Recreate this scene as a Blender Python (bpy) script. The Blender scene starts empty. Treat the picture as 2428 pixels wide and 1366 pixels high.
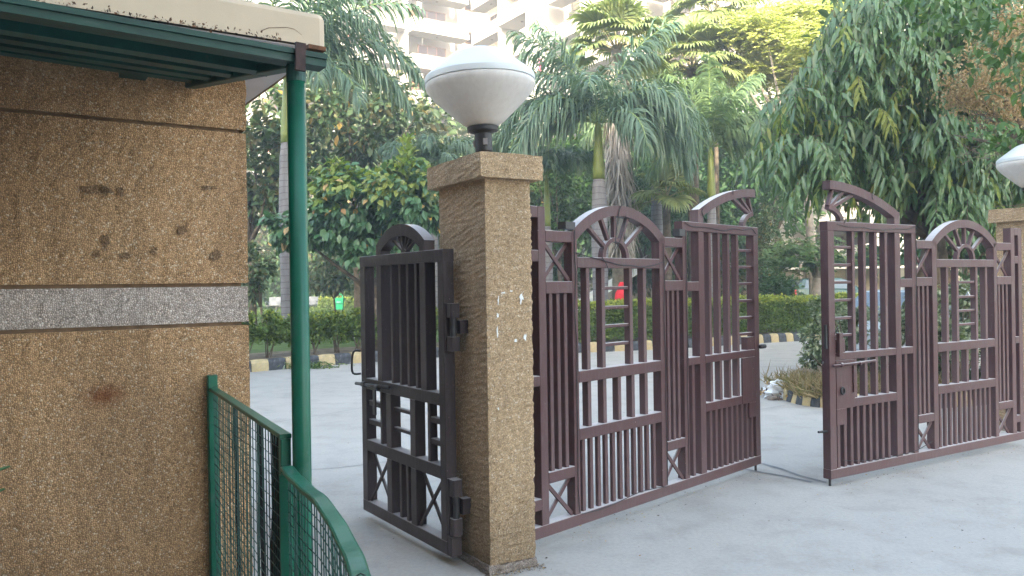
import bpy, math, random
import numpy as np
from mathutils import Vector, Matrix

random.seed(7); rng = np.random.default_rng(11)
scene = bpy.context.scene
COL = scene.collection
rad = math.radians

# ------------------------------------------------------------------ camera
EYE = np.array([0.0, 0.0, 1.55])
PITCH, ROLL, FPX, PW, PH = rad(-.05), rad(-.863), 1890.0, 2428.0, 1366.0
_up = np.array([0, -math.sin(PITCH), math.cos(PITCH)]); _fw = np.array([0, math.cos(PITCH), math.sin(PITCH)])
_rt = math.cos(ROLL)*np.array([1., 0, 0]) + math.sin(ROLL)*_up
_up = -math.sin(ROLL)*np.array([1., 0, 0]) + math.cos(ROLL)*_up
cd = bpy.data.cameras.new('camera'); cam = bpy.data.objects.new('camera', cd); COL.objects.link(cam)
cd.sensor_width = 36.0; cd.lens = 36.0*FPX/PW; cd.clip_start = 0.05; cd.clip_end = 3000
cam.matrix_world = Matrix(((_rt[0], _up[0], -_fw[0], EYE[0]), (_rt[1], _up[1], -_fw[1], EYE[1]), (_rt[2], _up[2], -_fw[2], EYE[2]), (0, 0, 0, 1)))
scene.camera = cam

# ------------------------------------------------------------------ sky, sun, exposure
SUN_EL, SUN_AZ = rad(22), rad(188)      # azimuth clockwise from +Y: low sun behind the viewer
w = bpy.data.worlds.new('World'); scene.world = w; w.use_nodes = True
nt = w.node_tree
sky = nt.nodes.new('ShaderNodeTexSky'); sky.sky_type = 'NISHITA'; sky.sun_disc = False
sky.sun_elevation = SUN_EL; sky.sun_rotation = SUN_AZ; sky.air_density = 1.0; sky.dust_density = 2.5; sky.ozone_density = 1.0
bg = nt.nodes['Background']; bg.inputs[1].default_value = 0.15
nt.links.new(sky.outputs[0], bg.inputs[0])
sl = bpy.data.lights.new('sun', 'SUN'); sl.energy = 2.2; sl.angle = rad(.5); sl.color = (1, .93, .82)
sun = bpy.data.objects.new('sun', sl); COL.objects.link(sun)
sdir = Vector((math.sin(SUN_AZ)*math.cos(SUN_EL), math.cos(SUN_AZ)*math.cos(SUN_EL), math.sin(SUN_EL)))
sun.rotation_euler = sdir.to_track_quat('Z', 'Y').to_euler(); sun.location = (-10, -30, 40)
scene.view_settings.view_transform = 'Standard'; scene.view_settings.look = 'None'
scene.view_settings.gamma = 1; scene.view_settings.use_curve_mapping = False
scene.view_settings.exposure = 3.35
scene.view_settings.use_white_balance = True; scene.view_settings.white_balance_temperature = 7300; scene.view_settings.white_balance_tint = 4
scene.render.engine = 'CYCLES'

# ------------------------------------------------------------------ helpers
def at(px, py, Y):
    """point at depth Y seen at photo pixel (px, py)"""
    d = ((px-PW/2)*_rt - (py-PH/2)*_up)/FPX + _fw
    return EYE + d*(Y/d[1])

def tag(o, label=None, cat=None, group=None, kind=None):
    if label: o['label'] = label
    if cat: o['category'] = cat
    if group: o['group'] = group
    if kind: o['kind'] = kind
    return o

def empty(name, loc=(0, 0, 0), rz=0.0, parent=None):
    o = bpy.data.objects.new(name, None); o.empty_display_size = .2
    COL.objects.link(o); o.location = loc; o.rotation_euler = (0, 0, rz)
    if parent: o.parent = parent
    return o

def thing(name, label, cat, loc=(0, 0, 0), rz=0.0, group=None):
    return tag(empty(name, loc, rz), label, cat, group)

def link(name, me, parent=None, loc=None):
    o = bpy.data.objects.new(name, me); COL.objects.link(o)
    if parent is not None: o.parent = parent
    if loc is not None: o.location = loc
    return o

class MB:
    def __init__(s): s.v = []; s.f = []; s.m = []
    def add(s, vs, fs, mi=0):
        n = len(s.v); s.v += [tuple(map(float, p)) for p in vs]
        s.f += [tuple(i+n for i in f) for f in fs]; s.m += [mi]*len(fs); return s
    def box(s, x0, x1, y0, y1, z0, z1, mi=0):
        return s.add([(x0, y0, z0), (x1, y0, z0), (x1, y1, z0), (x0, y1, z0), (x0, y0, z1), (x1, y0, z1), (x1, y1, z1), (x0, y1, z1)],
                     [(0, 3, 2, 1), (4, 5, 6, 7), (0, 1, 5, 4), (1, 2, 6, 5), (2, 3, 7, 6), (3, 0, 4, 7)], mi)
    def prism(s, a, b, wx, wy, ch=.003, side=None, mi=0):
        """bar from a to b with chamfered long edges; wx across 'side', wy across the other axis"""
        a = np.array(a, float); b = np.array(b, float); d = b-a; d /= np.linalg.norm(d)
        if side is None: side = (0, 1, 0) if abs(d[1]) < .9 else (1, 0, 0)
        y = np.array(side, float); y -= d*(y@d); y /= np.linalg.norm(y); x = np.cross(y, d)
        hx, hy = wx/2, wy/2
        ring = [(-hx+ch, -hy), (hx-ch, -hy), (hx, -hy+ch), (hx, hy-ch), (hx-ch, hy), (-hx+ch, hy), (-hx, hy-ch), (-hx, -hy+ch)]
        vs = [a+x*p+y*q for p, q in ring]+[b+x*p+y*q for p, q in ring]
        fs = [(i, (i+1) % 8, (i+1) % 8+8, i+8) for i in range(8)]+[tuple(range(7, -1, -1)), tuple(range(8, 16))]
        return s.add(vs, fs, mi)
    def tube(s, pts, r, n=8, mi=0, cap=True):
        pts = [np.array(p, float) for p in pts]; rs = r if hasattr(r, '__len__') else [r]*len(pts)
        vs = []; ref = None
        for i, p in enumerate(pts):
            t = pts[min(i+1, len(pts)-1)]-pts[max(i-1, 0)]; t = t/(np.linalg.norm(t)+1e-9)
            if ref is None: ref = np.array([1., 0, 0]) if abs(t[0]) < .8 else np.array([0, 1., 0])
            x = ref-t*(ref@t); x /= np.linalg.norm(x)+1e-9; ref = x; y = np.cross(t, x)
            for k in range(n):
                a = 2*math.pi*k/n; vs.append(p+rs[i]*(math.cos(a)*x+math.sin(a)*y))
        fs = [(i*n+k, i*n+(k+1) % n, (i+1)*n+(k+1) % n, (i+1)*n+k) for i in range(len(pts)-1) for k in range(n)]
        if cap: fs += [tuple(range(n-1, -1, -1)), tuple((len(pts)-1)*n+k for k in range(n))]
        return s.add(vs, fs, mi)
    def lathe(s, prof, n=32, c=(0, 0), mi=0):
        vs = [(c[0]+r*math.cos(2*math.pi*k/n), c[1]+r*math.sin(2*math.pi*k/n), z) for r, z in prof for k in range(n)]
        fs = [(i*n+k, i*n+(k+1) % n, (i+1)*n+(k+1) % n, (i+1)*n+k) for i in range(len(prof)-1) for k in range(n)]
        fs += [tuple(range(n-1, -1, -1)), tuple((len(prof)-1)*n+k for k in range(n))]
        return s.add(vs, fs, mi)
    def band(s, outer, inner, y0, y1, mi=0):
        """closed strip between two polylines in xz, extruded y0..y1"""
        n = len(outer); vs = []
        for y in (y0, y1):
            vs += [(p[0], y, p[1]) for p in outer]+[(p[0], y, p[1]) for p in inner]
        fs = []
        for i in range(n-1):
            fs += [(i, i+1, n+i+1, n+i), (2*n+i, 3*n+i, 3*n+i+1, 2*n+i+1), (i, 2*n+i, 2*n+i+1, i+1), (n+i, n+i+1, 3*n+i+1, 3*n+i)]
        fs += [(0, n, 3*n, 2*n), (n-1, 3*n-1, 4*n-1, 2*n-1)]
        return s.add(vs, fs, mi)
    def mesh(s, name, mats, smooth=False):
        me = bpy.data.meshes.new(name); me.from_pydata(s.v, [], s.f)
        for m in (mats if isinstance(mats, (list, tuple)) else [mats]): me.materials.append(m)
        if any(s.m): me.polygons.foreach_set('material_index', s.m)
        if smooth: me.polygons.foreach_set('use_smooth', [True]*len(s.f))
        me.update(); return me
    def build(s, name, mats, parent=None, smooth=False, loc=None):
        return link(name, s.mesh(name, mats, smooth), parent, loc)

def smooth_by_angle(o, deg=40):
    me = o.data; me.polygons.foreach_set('use_smooth', [True]*len(me.polygons))
    try: me.set_sharp_from_angle(angle=rad(deg))
    except Exception: pass

def scatter(name, tmpl, pos, X, Yv, Z, sc, mats, parent=None, mi=None):
    """many copies of a small leaf template as one mesh. tmpl=(verts,faces as equal-length tuples)"""
    tv = np.array(tmpl[0], float); tf = np.array(tmpl[1], int); N = len(pos); k = len(tv); q = tf.shape[1]
    if np.ndim(sc) == 1: sc = np.repeat(np.asarray(sc)[:, None], 3, 1)
    V = (pos[:, None, :] + (tv[None, :, 0]*sc[:, :1])[:, :, None]*X[:, None, :] + (tv[None, :, 1]*sc[:, 1:2])[:, :, None]*Yv[:, None, :]
         + (tv[None, :, 2]*sc[:, 2:3])[:, :, None]*Z[:, None, :]).reshape(-1, 3)
    Fx = (tf[None]+(np.arange(N)*k)[:, None, None]).reshape(-1)
    nf = N*len(tf); me = bpy.data.meshes.new(name)
    me.vertices.add(N*k); me.vertices.foreach_set('co', V.astype(np.float32).ravel())
    me.loops.add(nf*q); me.loops.foreach_set('vertex_index', Fx.astype(np.int32))
    me.polygons.add(nf); me.polygons.foreach_set('loop_start', (np.arange(nf)*q).astype(np.int32))
    for m in (mats if isinstance(mats, (list, tuple)) else [mats]): me.materials.append(m)
    if mi is not None: me.polygons.foreach_set('material_index', np.repeat(mi, len(tf)).astype(np.int32))
    me.update(calc_edges=True); me.validate()
    return link(name, me, parent)

def unit(a): return a/(np.linalg.norm(a, axis=-1, keepdims=True)+1e-9)
def frames(D, Nrm):
    """D length direction, Nrm normal hint -> X, Y, Z rows"""
    Yv = unit(D); X = unit(np.cross(Yv, Nrm)); Z = np.cross(X, Yv); return X, Yv, Z

# ------------------------------------------------------------------ materials
def mat(name, col=(.5, .5, .5), rough=.6, spec=.5, metal=0.0):
    m = bpy.data.materials.new(name); m.use_nodes = True
    b = m.node_tree.nodes['Principled BSDF']
    b.inputs['Base Color'].default_value = (*col, 1); b.inputs['Roughness'].default_value = rough
    b.inputs['Metallic'].default_value = metal
    b.inputs['Specular IOR Level'].default_value = spec
    return m
def N(m, t, **kw):
    n = m.node_tree.nodes.new('ShaderNode'+t)
    for k, v in kw.items():
        if k.startswith('i_'):
            key = k[2:]; n.inputs[int(key) if key.isdigit() else key.replace('_', ' ')].default_value = v
        else: setattr(n, k, v)
    return n
def L(m, a, b): m.node_tree.links.new(a, b)
def bsdf(m): return m.node_tree.nodes['Principled BSDF']
def ramp(m, src, stops):
    r = N(m, 'ValToRGB'); e = r.color_ramp.elements
    while len(e) < len(stops): e.new(.5)
    for i, (p, c) in enumerate(stops): e[i].position = p; e[i].color = (*c, 1) if len(c) == 3 else c
    L(m, src, r.inputs[0]); return r.outputs[0]
def objco(m): return N(m, 'TexCoord').outputs['Object']
def noise(m, co, scale, detail=4, rough=.55):
    n = N(m, 'TexNoise'); n.inputs['Scale'].default_value = scale; n.inputs['Detail'].default_value = detail; n.inputs['Roughness'].default_value = rough
    L(m, co, n.inputs['Vector']); return n.outputs[0]
def mixc(m, fac, a, b, mode='MIX'):
    n = N(m, 'Mix', data_type='RGBA', blend_type=mode)
    for s, v in ((n.inputs[0], fac), (n.inputs[6], a), (n.inputs[7], b)):
        if isinstance(v, (int, float)): s.default_value = v
        elif isinstance(v, tuple): s.default_value = (*v, 1)
        else: L(m, v, s)
    return n.outputs[2]
def math_(m, op, a, b=0.0):
    n = N(m, 'Math', operation=op)
    for s, v in ((n.inputs[0], a), (n.inputs[1], b)):
        if isinstance(v, (int, float)): s.default_value = v
        else: L(m, v, s)
    return n.outputs[0]
def bump(m, h, strength=.4, dist=.01):
    b = N(m, 'Bump'); b.inputs['Strength'].default_value = strength; b.inputs['Distance'].default_value = dist
    L(m, h, b.inputs['Height']); L(m, b.outputs[0], bsdf(m).inputs['Normal']); return b
def stretch(m, co, s):
    n = N(m, 'Mapping'); n.inputs['Scale'].default_value = s; L(m, co, n.inputs['Vector']); return n.outputs[0]

def plain(name, col, rough=.6, var=.25, scale=6, spec=.4, metal=0.0, bstr=0):
    m = mat(name, col, rough, spec, metal); co = objco(m); n = noise(m, co, scale, 5)
    dark = tuple(c*(1-var) for c in col); lite = tuple(min(1, c*(1+var)) for c in col)
    L(m, ramp(m, n, [(.3, dark), (.7, lite)]), bsdf(m).inputs['Base Color'])
    if bstr: bump(m, noise(m, co, scale*12, 4), bstr, .004)
    return m

def pebble(name, base, dark, light, gscale=105, stain=.5):
    """exposed small-stone plaster: stones a few millimetres wide, pale chips, grimy patches"""
    m = mat(name, base, .85, .25); co = objco(m)
    v = N(m, 'TexVoronoi', feature='F1'); v.inputs['Scale'].default_value = gscale; v.inputs['Randomness'].default_value = 1
    L(m, co, v.inputs['Vector'])
    e = N(m, 'TexVoronoi', feature='DISTANCE_TO_EDGE'); e.inputs['Scale'].default_value = gscale; L(m, co, e.inputs['Vector'])
    sep = N(m, 'SeparateColor'); L(m, v.outputs['Color'], sep.inputs[0])
    c1 = ramp(m, sep.outputs[0], [(0, dark), (.35, base), (.86, tuple(min(1, c*1.2) for c in base)), (.97, light)])
    joint = ramp(m, e.outputs['Distance'], [(0, (.42, .42, .42)), (.16, (1, 1, 1))])
    c2 = mixc(m, 1.0, c1, joint, 'MULTIPLY')
    big = noise(m, stretch(m, co, (1, 1, .45)), 1.9, 6, .62)
    st = ramp(m, big, [(.30, (.48, .46, .45)), (.55, (1, 1, 1)), (.8, (1.08, 1.05, 1.0))])
    c3 = mixc(m, stain, c2, st, 'MULTIPLY')
    rain = ramp(m, noise(m, stretch(m, co, (7, 7, .5)), 1.6, 5, .65), [(.36, (.66, .64, .63)), (.58, (1, 1, 1))])
    c3 = mixc(m, stain*.75, c3, rain, 'MULTIPLY')
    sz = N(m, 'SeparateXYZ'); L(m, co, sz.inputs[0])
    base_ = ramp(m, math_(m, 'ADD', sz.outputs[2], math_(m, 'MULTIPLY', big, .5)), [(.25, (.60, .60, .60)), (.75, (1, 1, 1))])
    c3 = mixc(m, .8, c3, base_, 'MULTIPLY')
    L(m, c3, bsdf(m).inputs['Base Color'])
    hgt = math_(m, 'ADD', math_(m, 'MULTIPLY', math_(m, 'MINIMUM', e.outputs['Distance'], .35), 2.2), math_(m, 'MULTIPLY', sep.outputs[1], .35))
    bump(m, hgt, .75, .006)
    m['c3'] = 0
    return m

def leafmat(name, cols, rough=.42, trans=.28, spec=.35):
    """leaf: colour differs leaf by leaf, lets some light through"""
    m = mat(name, cols[0], rough, spec); g = N(m, 'NewGeometry')
    k = len(cols); c = ramp(m, g.outputs['Random Per Island'], [(i/max(1, k-1), cc) for i, cc in enumerate(cols)])
    L(m, c, bsdf(m).inputs['Base Color'])
    t = N(m, 'BsdfTranslucent'); L(m, mixc(m, 1.0, c, (1.25, 1.3, .6), 'MULTIPLY'), t.inputs['Color'])
    mx = N(m, 'MixShader'); mx.inputs[0].default_value = trans
    L(m, bsdf(m).outputs[0], mx.inputs[1]); L(m, t.outputs[0], mx.inputs[2])
    L(m, mx.outputs[0], m.node_tree.nodes['Material Output'].inputs['Surface'])
    return m

M = {}
M['pebble_wall'] = pebble('pebble_wall', (.52, .315, .168), (.35, .205, .105), (.68, .51, .35), 135, .55)
M['pebble_band'] = pebble('pebble_band', (.53, .435, .375), (.36, .29, .245), (.70, .62, .56), 125, .4)
M['pebble_pillar'] = pebble('pebble_pillar', (.55, .385, .235), (.40, .275, .165), (.72, .58, .43), 135, .35)
M['groove'] = plain('groove', (.16, .10, .06), .9, .3, 20)

# concrete road
m = M['road'] = mat('road', (.4, .4, .4), .8, .3); co = objco(m)
a = noise(m, co, .35, 6, .6); b_ = noise(m, co, 2.6, 7, .65); c_ = noise(m, co, 40, 4, .6)
cA = ramp(m, a, [(.3, (.365, .342, .315)), (.7, (.435, .41, .38))])
cB = ramp(m, b_, [(.28, (.80, .79, .78)), (.52, (1, 1, 1)), (.8, (1.04, 1.04, 1.04))])
cC = ramp(m, c_, [(.25, (.86, .86, .86)), (.6, (1, 1, 1))])
fine = N(m, 'TexNoise'); fine.inputs['Scale'].default_value = 170; fine.inputs['Detail'].default_value = 2; L(m, co, fine.inputs['Vector'])
cD = ramp(m, fine.outputs[0], [(.24, (.72, .72, .72)), (.36, (1, 1, 1))])
L(m, mixc(m, .8, mixc(m, 1, mixc(m, 1, cA, cB, 'MULTIPLY'), cC, 'MULTIPLY'), cD, 'MULTIPLY'), bsdf(m).inputs['Base Color'])
bump(m, math_(m, 'ADD', c_, math_(m, 'MULTIPLY', fine.outputs[0], .5)), .25, .004)
M['road_line'] = plain('road_line', (.20, .20, .205), .85, .2, 12)

M['soil'] = plain('soil', (.17, .135, .10), .95, .4, 5, .2, 0, .6)
M['lawn'] = plain('lawn', (.07, .11, .03), .95, .35, 3, .2, 0, .8)

# gate paint with scuffs; dust and a painted-in sky sheen pale the upward faces
def gatepaint(name, col, dust=.85):
    m = mat(name, col, .5, .4); co = objco(m); g = N(m, 'NewGeometry')
    sp = N(m, 'SeparateXYZ'); L(m, g.outputs['Normal'], sp.inputs[0])
    upf = ramp(m, sp.outputs[2], [(.45, (0, 0, 0)), (.85, (dust, dust, dust))])
    n1 = noise(m, co, 5, 5, .6); n2 = noise(m, stretch(m, co, (14, 14, 2.5)), 3, 5, .7)
    base = ramp(m, n1, [(.3, tuple(c*.78 for c in col)), (.7, tuple(c*1.18 for c in col))])
    pale = ramp(m, n2, [(.5, (0, 0, 0)), (.78, (.32, .32, .32))])
    c = mixc(m, pale, base, tuple(.55*q+.04 for q in (.21, .155, .15))); 
    chips = ramp(m, noise(m, co, 55, 3, .6), [(.70, (0, 0, 0)), (.74, (.75, .75, .75))])
    c = mixc(m, chips, c, (.30, .23, .22))
    # dust settled on the lower part of the leaf
    lx = N(m, 'SeparateXYZ'); L(m, co, lx.inputs[0])
    low = ramp(m, math_(m, 'ADD', lx.outputs[2], math_(m, 'MULTIPLY', n1, .5)), [(.2, (.42, .42, .42)), (.95, (0, 0, 0))])
    c = mixc(m, low, c, tuple(col[q]*.9+(.11, .09, .09)[q] for q in range(3)))
    L(m, mixc(m, upf, c, (.52, .48, .47)), bsdf(m).inputs['Base Color'])
    L(m, ramp(m, n1, [(.3, (.42, .42, .42)), (.7, (.62, .62, .62))]), bsdf(m).inputs['Roughness'])
    bump(m, noise(m, co, 60, 3), .12, .003)
    return m
M['gate'] = gatepaint('maroon_paint', (.068, .026, .028))
M['wicket'] = gatepaint('shaded_maroon_paint', (.030, .020, .023), .5)  # gate maroon darkened: the wicket's shaded side is put into the colour
M['iron'] = plain('dark_iron', (.035, .033, .035), .5, .3, 20, .5, .3)
M['cable'] = plain('black_cable', (.015, .013, .014), .5, .2)
M['green'] = plain('green_paint', (.0025, .092, .053), .36, .25, 5, .35)
M['green_dark'] = plain('weathered_green_paint', (.008, .05, .040), .5, .5, 9, .4)
m = M['green_worn'] = mat('worn_green_paint', (.02, .13, .09), .55, .4); co = objco(m)
n_ = noise(m, stretch(m, co, (1.2, 8, 8)), 4, 6, .7)
L(m, ramp(m, n_, [(.32, (.003, .018, .015)), (.55, (.005, .047, .034)), (.76, (.065, .085, .075))]), bsdf(m).inputs['Base Color'])
M['cream'] = plain('cream_paint', (.53, .425, .315), .8, .10, 3, .3, 0, .15)
M['soffit'] = plain('white_soffit', (.62, .58, .57), .85, .08, 3)
M['rust'] = plain('rust', (.16, .07, .035), .9, .4, 30)
M['rust_dark'] = plain('dark_rust', (.045, .026, .024), .8, .4, 30)
M['lichen'] = plain('dry_moss', (.11, .065, .045), .95, .5, 60)
M['black_cloth'] = plain('black_cloth', (.012, .012, .013), .9, .3, 8)
M['paper'] = plain('torn_paper', (.74, .73, .72), .9, .06, 20)
m = M['lamp_top'] = plain('opal_cover', (.57, .585, .59), .4, .03, 4)
m = M['lamp_bowl'] = mat('opal_bowl', (.62, .58, .55), .45, .4); co = objco(m)
n_ = noise(m, stretch(m, co, (22, 22, 1.5)), 1.5, 4, .6)
L(m, ramp(m, n_, [(.3, (.55, .51, .485)), (.7, (.61, .575, .55))]), bsdf(m).inputs['Base Color'])
M['pipe'] = plain('grey_pipe', (.27, .25, .26), .6, .15, 15)
M['kerb_y'] = plain('kerb_yellow', (.47, .37, .21), .85, .25, 7, .3, 0, .4)
M['kerb_b'] = plain('kerb_black', (.06, .065, .075), .8, .5, 12, .3, 0, .4)
def wear(m, under, lo, hi, scale):
    b = bsdf(m).inputs['Base Color']; src = b.links[0].from_socket; co = objco(m)
    L(m, mixc(m, ramp(m, noise(m, co, scale, 6, .7), [(lo, (0, 0, 0)), (hi, (.85, .85, .85))]), src, under), b)
wear(M['kerb_y'], (.30, .28, .25), .52, .66, 9); wear(M['kerb_b'], (.26, .25, .235), .56, .70, 11)
wear(M['green'], (.05, .10, .08), .55, .72, 7); wear(M['green'], (.10, .05, .03), .70, .74, 26)
wear(M['green_dark'], (.09, .05, .035), .66, .72, 18)
M['wallwhite'] = plain('building_white', (.41, .39, .38), .85, .05, .6)
M['wallcream'] = plain('building_cream', (.38, .33, .28), .85, .08, .5)
M['winglass'] = mat('window_glass', (.035, .03, .04), .12, .6)
M['frame_brown'] = plain('window_frame', (.13, .07, .06), .6, .2, 3)
M['railing'] = plain('railing_metal', (.22, .19, .19), .5, .2, 3)
M['railpane'] = mat('railing_pane', (.30, .26, .26), .2, .5)
M['curtain_red'] = plain('red_door', (.26, .07, .05), .7, .2, 2)
M['white_plastic'] = plain('white_plastic', (.80, .82, .84), .45, .08, 6)
M['bin'] = plain('bin_green', (.02, .42, .20), .4, .1, 6)
M['steel'] = plain('steel', (.17, .18, .19), .5, .1, 8, .4, .2)
M['red_cloth'] = plain('red_cloth', (.62, .025, .045), .8, .2, 6)
M['skin'] = plain('skin', (.25, .13, .08), .6, .1, 8)
M['hair'] = plain('hair', (.012, .010, .010), .5, .2, 30)
M['pink_cloth'] = plain('pink_cloth', (.75, .10, .22), .8, .2, 4)
M['blue_cloth'] = plain('blue_cloth', (.05, .10, .45), .8, .2, 4)
M['silver_paint'] = plain('silver_paint', (.50, .54, .58), .28, .05, 3, .5, .2)
M['teal_paint'] = plain('dark_teal_paint', (.010, .055, .050), .25, .1, 3, .6)
M['carglass'] = mat('car_glass', (.09, .12, .15), .08, .6)
M['tyre'] = plain('tyre', (.02, .02, .022), .85, .2, 20)
M['rim'] = plain('rim', (.45, .46, .48), .35, .1, 20, .5, .7)
m = M['tail'] = mat('tail_lamp', (.75, .02, .03), .2, .6)
M['shed_top'] = plain('shed_roof_grey', (.33, .31, .31), .7, .15, 2)
M['shed_in'] = plain('shed_roof_green', (.010, .20, .12), .6, .2, 2)
M['palm_trunk'] = None
m = M['palm_trunk'] = mat('palm_bark', (.3, .3, .32), .9, .2); co = objco(m)
sx = N(m, 'SeparateXYZ'); L(m, co, sx.inputs[0])
rg = math_(m, 'FRACT', math_(m, 'MULTIPLY', math_(m, 'ADD', sx.outputs[2], math_(m, 'MULTIPLY', noise(m, co, 2.2, 3), .10)), 6.2))
rings = ramp(m, rg, [(0, (.40, .40, .42)), (.10, (.62, .62, .64)), (.16, (1, 1, 1)), (1, (.95, .95, .95))])
pb = ramp(m, noise(m, stretch(m, co, (3, 3, .7)), 2.5, 5, .6), [(.3, (.125, .122, .135)), (.7, (.20, .195, .21))])
L(m, mixc(m, 1, pb, rings, 'MULTIPLY'), bsdf(m).inputs['Base Color']); bump(m, rg, .3, .02)
M['crownshaft'] = plain('palm_crownshaft', (.13, .165, .035), .42, .25, 1.6, .4)
M['rachis'] = plain('palm_rachis', (.17, .24, .08), .5, .2, 4)
M['bark'] = plain('bark', (.105, .082, .062), .95, .45, 8, .2, 0, .8)
M['bark_grey'] = plain('grey_bark', (.23, .20, .175), .95, .35, 7, .2, 0, .9)
M['thatch'] = leafmat('dead_fronds', [(.24, .21, .19), (.36, .32, .29), (.44, .39, .36), (.20, .17, .15)], .85, .1, .2)
M['palm_leaf'] = leafmat('palm_leaflet', [(.060, .115, .078), (.088, .150, .105), (.12, .18, .13), (.13, .195, .115)], .38, .30)
M['palm_leaf_b'] = leafmat('palm_leaflet_bright', [(.085, .145, .075), (.115, .18, .09), (.15, .22, .10), (.10, .165, .085)], .42, .35)
M['fan_leaf'] = leafmat('fan_leaf', [(.16, .21, .09), (.21, .25, .11), (.25, .28, .12), (.13, .18, .08)], .42, .35)
M['petiole'] = plain('petiole', (.28, .24, .13), .6, .2, 5)
M['mast_leaf'] = leafmat('drooping_leaf', [(.07, .14, .062), (.10, .18, .078), (.13, .21, .095), (.18, .25, .11)], .27, .25, .6)
M['mast_young'] = leafmat('young_leaf', [(.21, .27, .06), (.17, .24, .055), (.28, .29, .07), (.14, .21, .055)], .35, .35)
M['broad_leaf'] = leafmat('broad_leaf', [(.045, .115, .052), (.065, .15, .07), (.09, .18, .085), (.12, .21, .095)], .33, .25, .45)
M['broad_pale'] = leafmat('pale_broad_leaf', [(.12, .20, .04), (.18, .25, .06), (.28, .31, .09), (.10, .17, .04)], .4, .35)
M['leaf_dry'] = leafmat('dry_leaf', [(.42, .25, .10), (.50, .32, .06), (.38, .26, .16), (.30, .16, .06)], .6, .25)
M['dark_leaf'] = leafmat('dark_leaf', [(.040, .075, .034), (.06, .105, .042), (.09, .135, .055), (.15, .12, .055)], .45, .22)
M['mid_leaf'] = leafmat('mid_leaf', [(.035, .085, .022), (.055, .12, .03), (.08, .15, .04), (.045, .10, .03)], .45, .3)
M['bush_leaf'] = leafmat('bush_leaf', [(.028, .075, .028), (.045, .10, .04), (.065, .13, .05), (.04, .085, .03)], .45, .28)
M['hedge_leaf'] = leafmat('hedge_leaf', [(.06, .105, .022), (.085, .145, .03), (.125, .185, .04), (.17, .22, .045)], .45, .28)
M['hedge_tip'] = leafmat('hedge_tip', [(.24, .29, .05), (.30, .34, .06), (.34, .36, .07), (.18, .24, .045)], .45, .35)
M['feather_leaf'] = leafmat('feather_leaf', [(.36, .41, .13), (.45, .48, .18), (.50, .49, .20), (.27, .34, .10)], .5, .4)
M['feather_green'] = leafmat('feather_leaf_green', [(.05, .10, .04), (.07, .13, .05), (.10, .16, .05)], .5, .35)  # darker green leaf tones
M['frost_leaf'] = leafmat('variegated_leaf', [(.10, .15, .08), (.22, .27, .18), (.40, .43, .33), (.14, .19, .10), (.07, .11, .055)], .5, .25)
M['seed'] = leafmat('dry_seed', [(.30, .20, .11), (.40, .28, .15), (.22, .15, .08), (.46, .34, .20)], .75, .2)
M['grass_dry'] = leafmat('dry_grass', [(.28, .20, .12), (.34, .26, .16), (.22, .17, .09), (.15, .16, .06)], .8, .25)
M['grass'] = leafmat('grass_blade', [(.06, .11, .02), (.09, .15, .03), (.12, .17, .04)], .6, .3)
M['twig'] = plain('twig', (.13, .10, .075), .9, .3, 10)
M['bag'] = plain('plastic_bag', (.72, .74, .77), .35, .1, 8)

# ------------------------------------------------------------------ leaf templates (x width, y length, z normal)
T_OV = ([(0, 0, 0), (-.27, .38, .07), (0, .42, -.03), (.27, .38, .07), (-.17, .74, .02), (.17, .74, .02), (0, 1, -.12)],
        [(0, 2, 1), (0, 3, 2), (1, 2, 4), (2, 3, 5), (2, 6, 4), (2, 5, 6)])
T_SM = ([(0, 0, 0), (-.3, .5, .06), (.3, .5, .06), (0, 1, -.05)], [(0, 2, 1), (1, 2, 3)])
def lance(nw=5, wv=.035):
    vs = []; fs = []
    ss = np.linspace(0, 1, nw+1)
    for i, s in enumerate(ss):
        wd = .078*math.sin(math.pi*min(1, .12+.88*s)**.8)**.9+.004; z = -.25*s*s
        e = wv*(1 if i % 2 else -1)
        vs += [(-wd, s, z+.03+e), (0, s, z), (wd, s, z+.03-e)]
    for i in range(nw):
        a = 3*i; fs += [(a, a+1, a+4, a+3), (a+1, a+2, a+5, a+4)]
    return vs, fs
T_LA = lance()
T_BL = ([(-.012, 0, 0), (.012, 0, 0), (.010, .5, .05), (-.010, .5, .05), (.001, 1, -.02), (-.001, 1, -.02)], [(0, 1, 2, 3), (3, 2, 4, 5)])

def cloud(center, radii, n, size, tmpl, mats, name='foliage', parent=None, clumps=28, clump_r=.34, droop=.35, mi=None, shell=.55, jit=.5, cut=None):
    """leaf cloud: leaves gathered in clumps through an ellipsoid, uneven outline, gaps between"""
    c = np.array(center); r = np.array(radii)
    g = unit(rng.normal(size=(clumps, 3))); rr = (shell+(1-shell)*rng.random((clumps, 1)))*.92
    cc = g*rr
    idx = rng.integers(0, clumps, n); kr = clump_r*(.6+.8*rng.random(clumps))
    d = unit(rng.normal(size=(n, 3))); p = cc[idx]+d*(kr[idx]*rng.random(n)**.45)[:, None]
    P = c+p*r
    D = unit(d*.8+unit(p)*.5+rng.normal(size=(n, 3))*jit+np.array([0, 0, -droop]))
    Nn = unit(np.array([0, 0, 1.])+d*.7+rng.normal(size=(n, 3))*.5)
    X, Yv, Z = frames(D, Nn)
    if cut is not None:
        k = cut(P); P, X, Yv, Z = P[k], X[k], Yv[k], Z[k]
        if mi is not None: mi = mi[k]
    s = size*(.65+.7*rng.random(len(P)))
    return scatter(name, tmpl, P, X, Yv, Z, s, mats, parent, mi)

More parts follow.
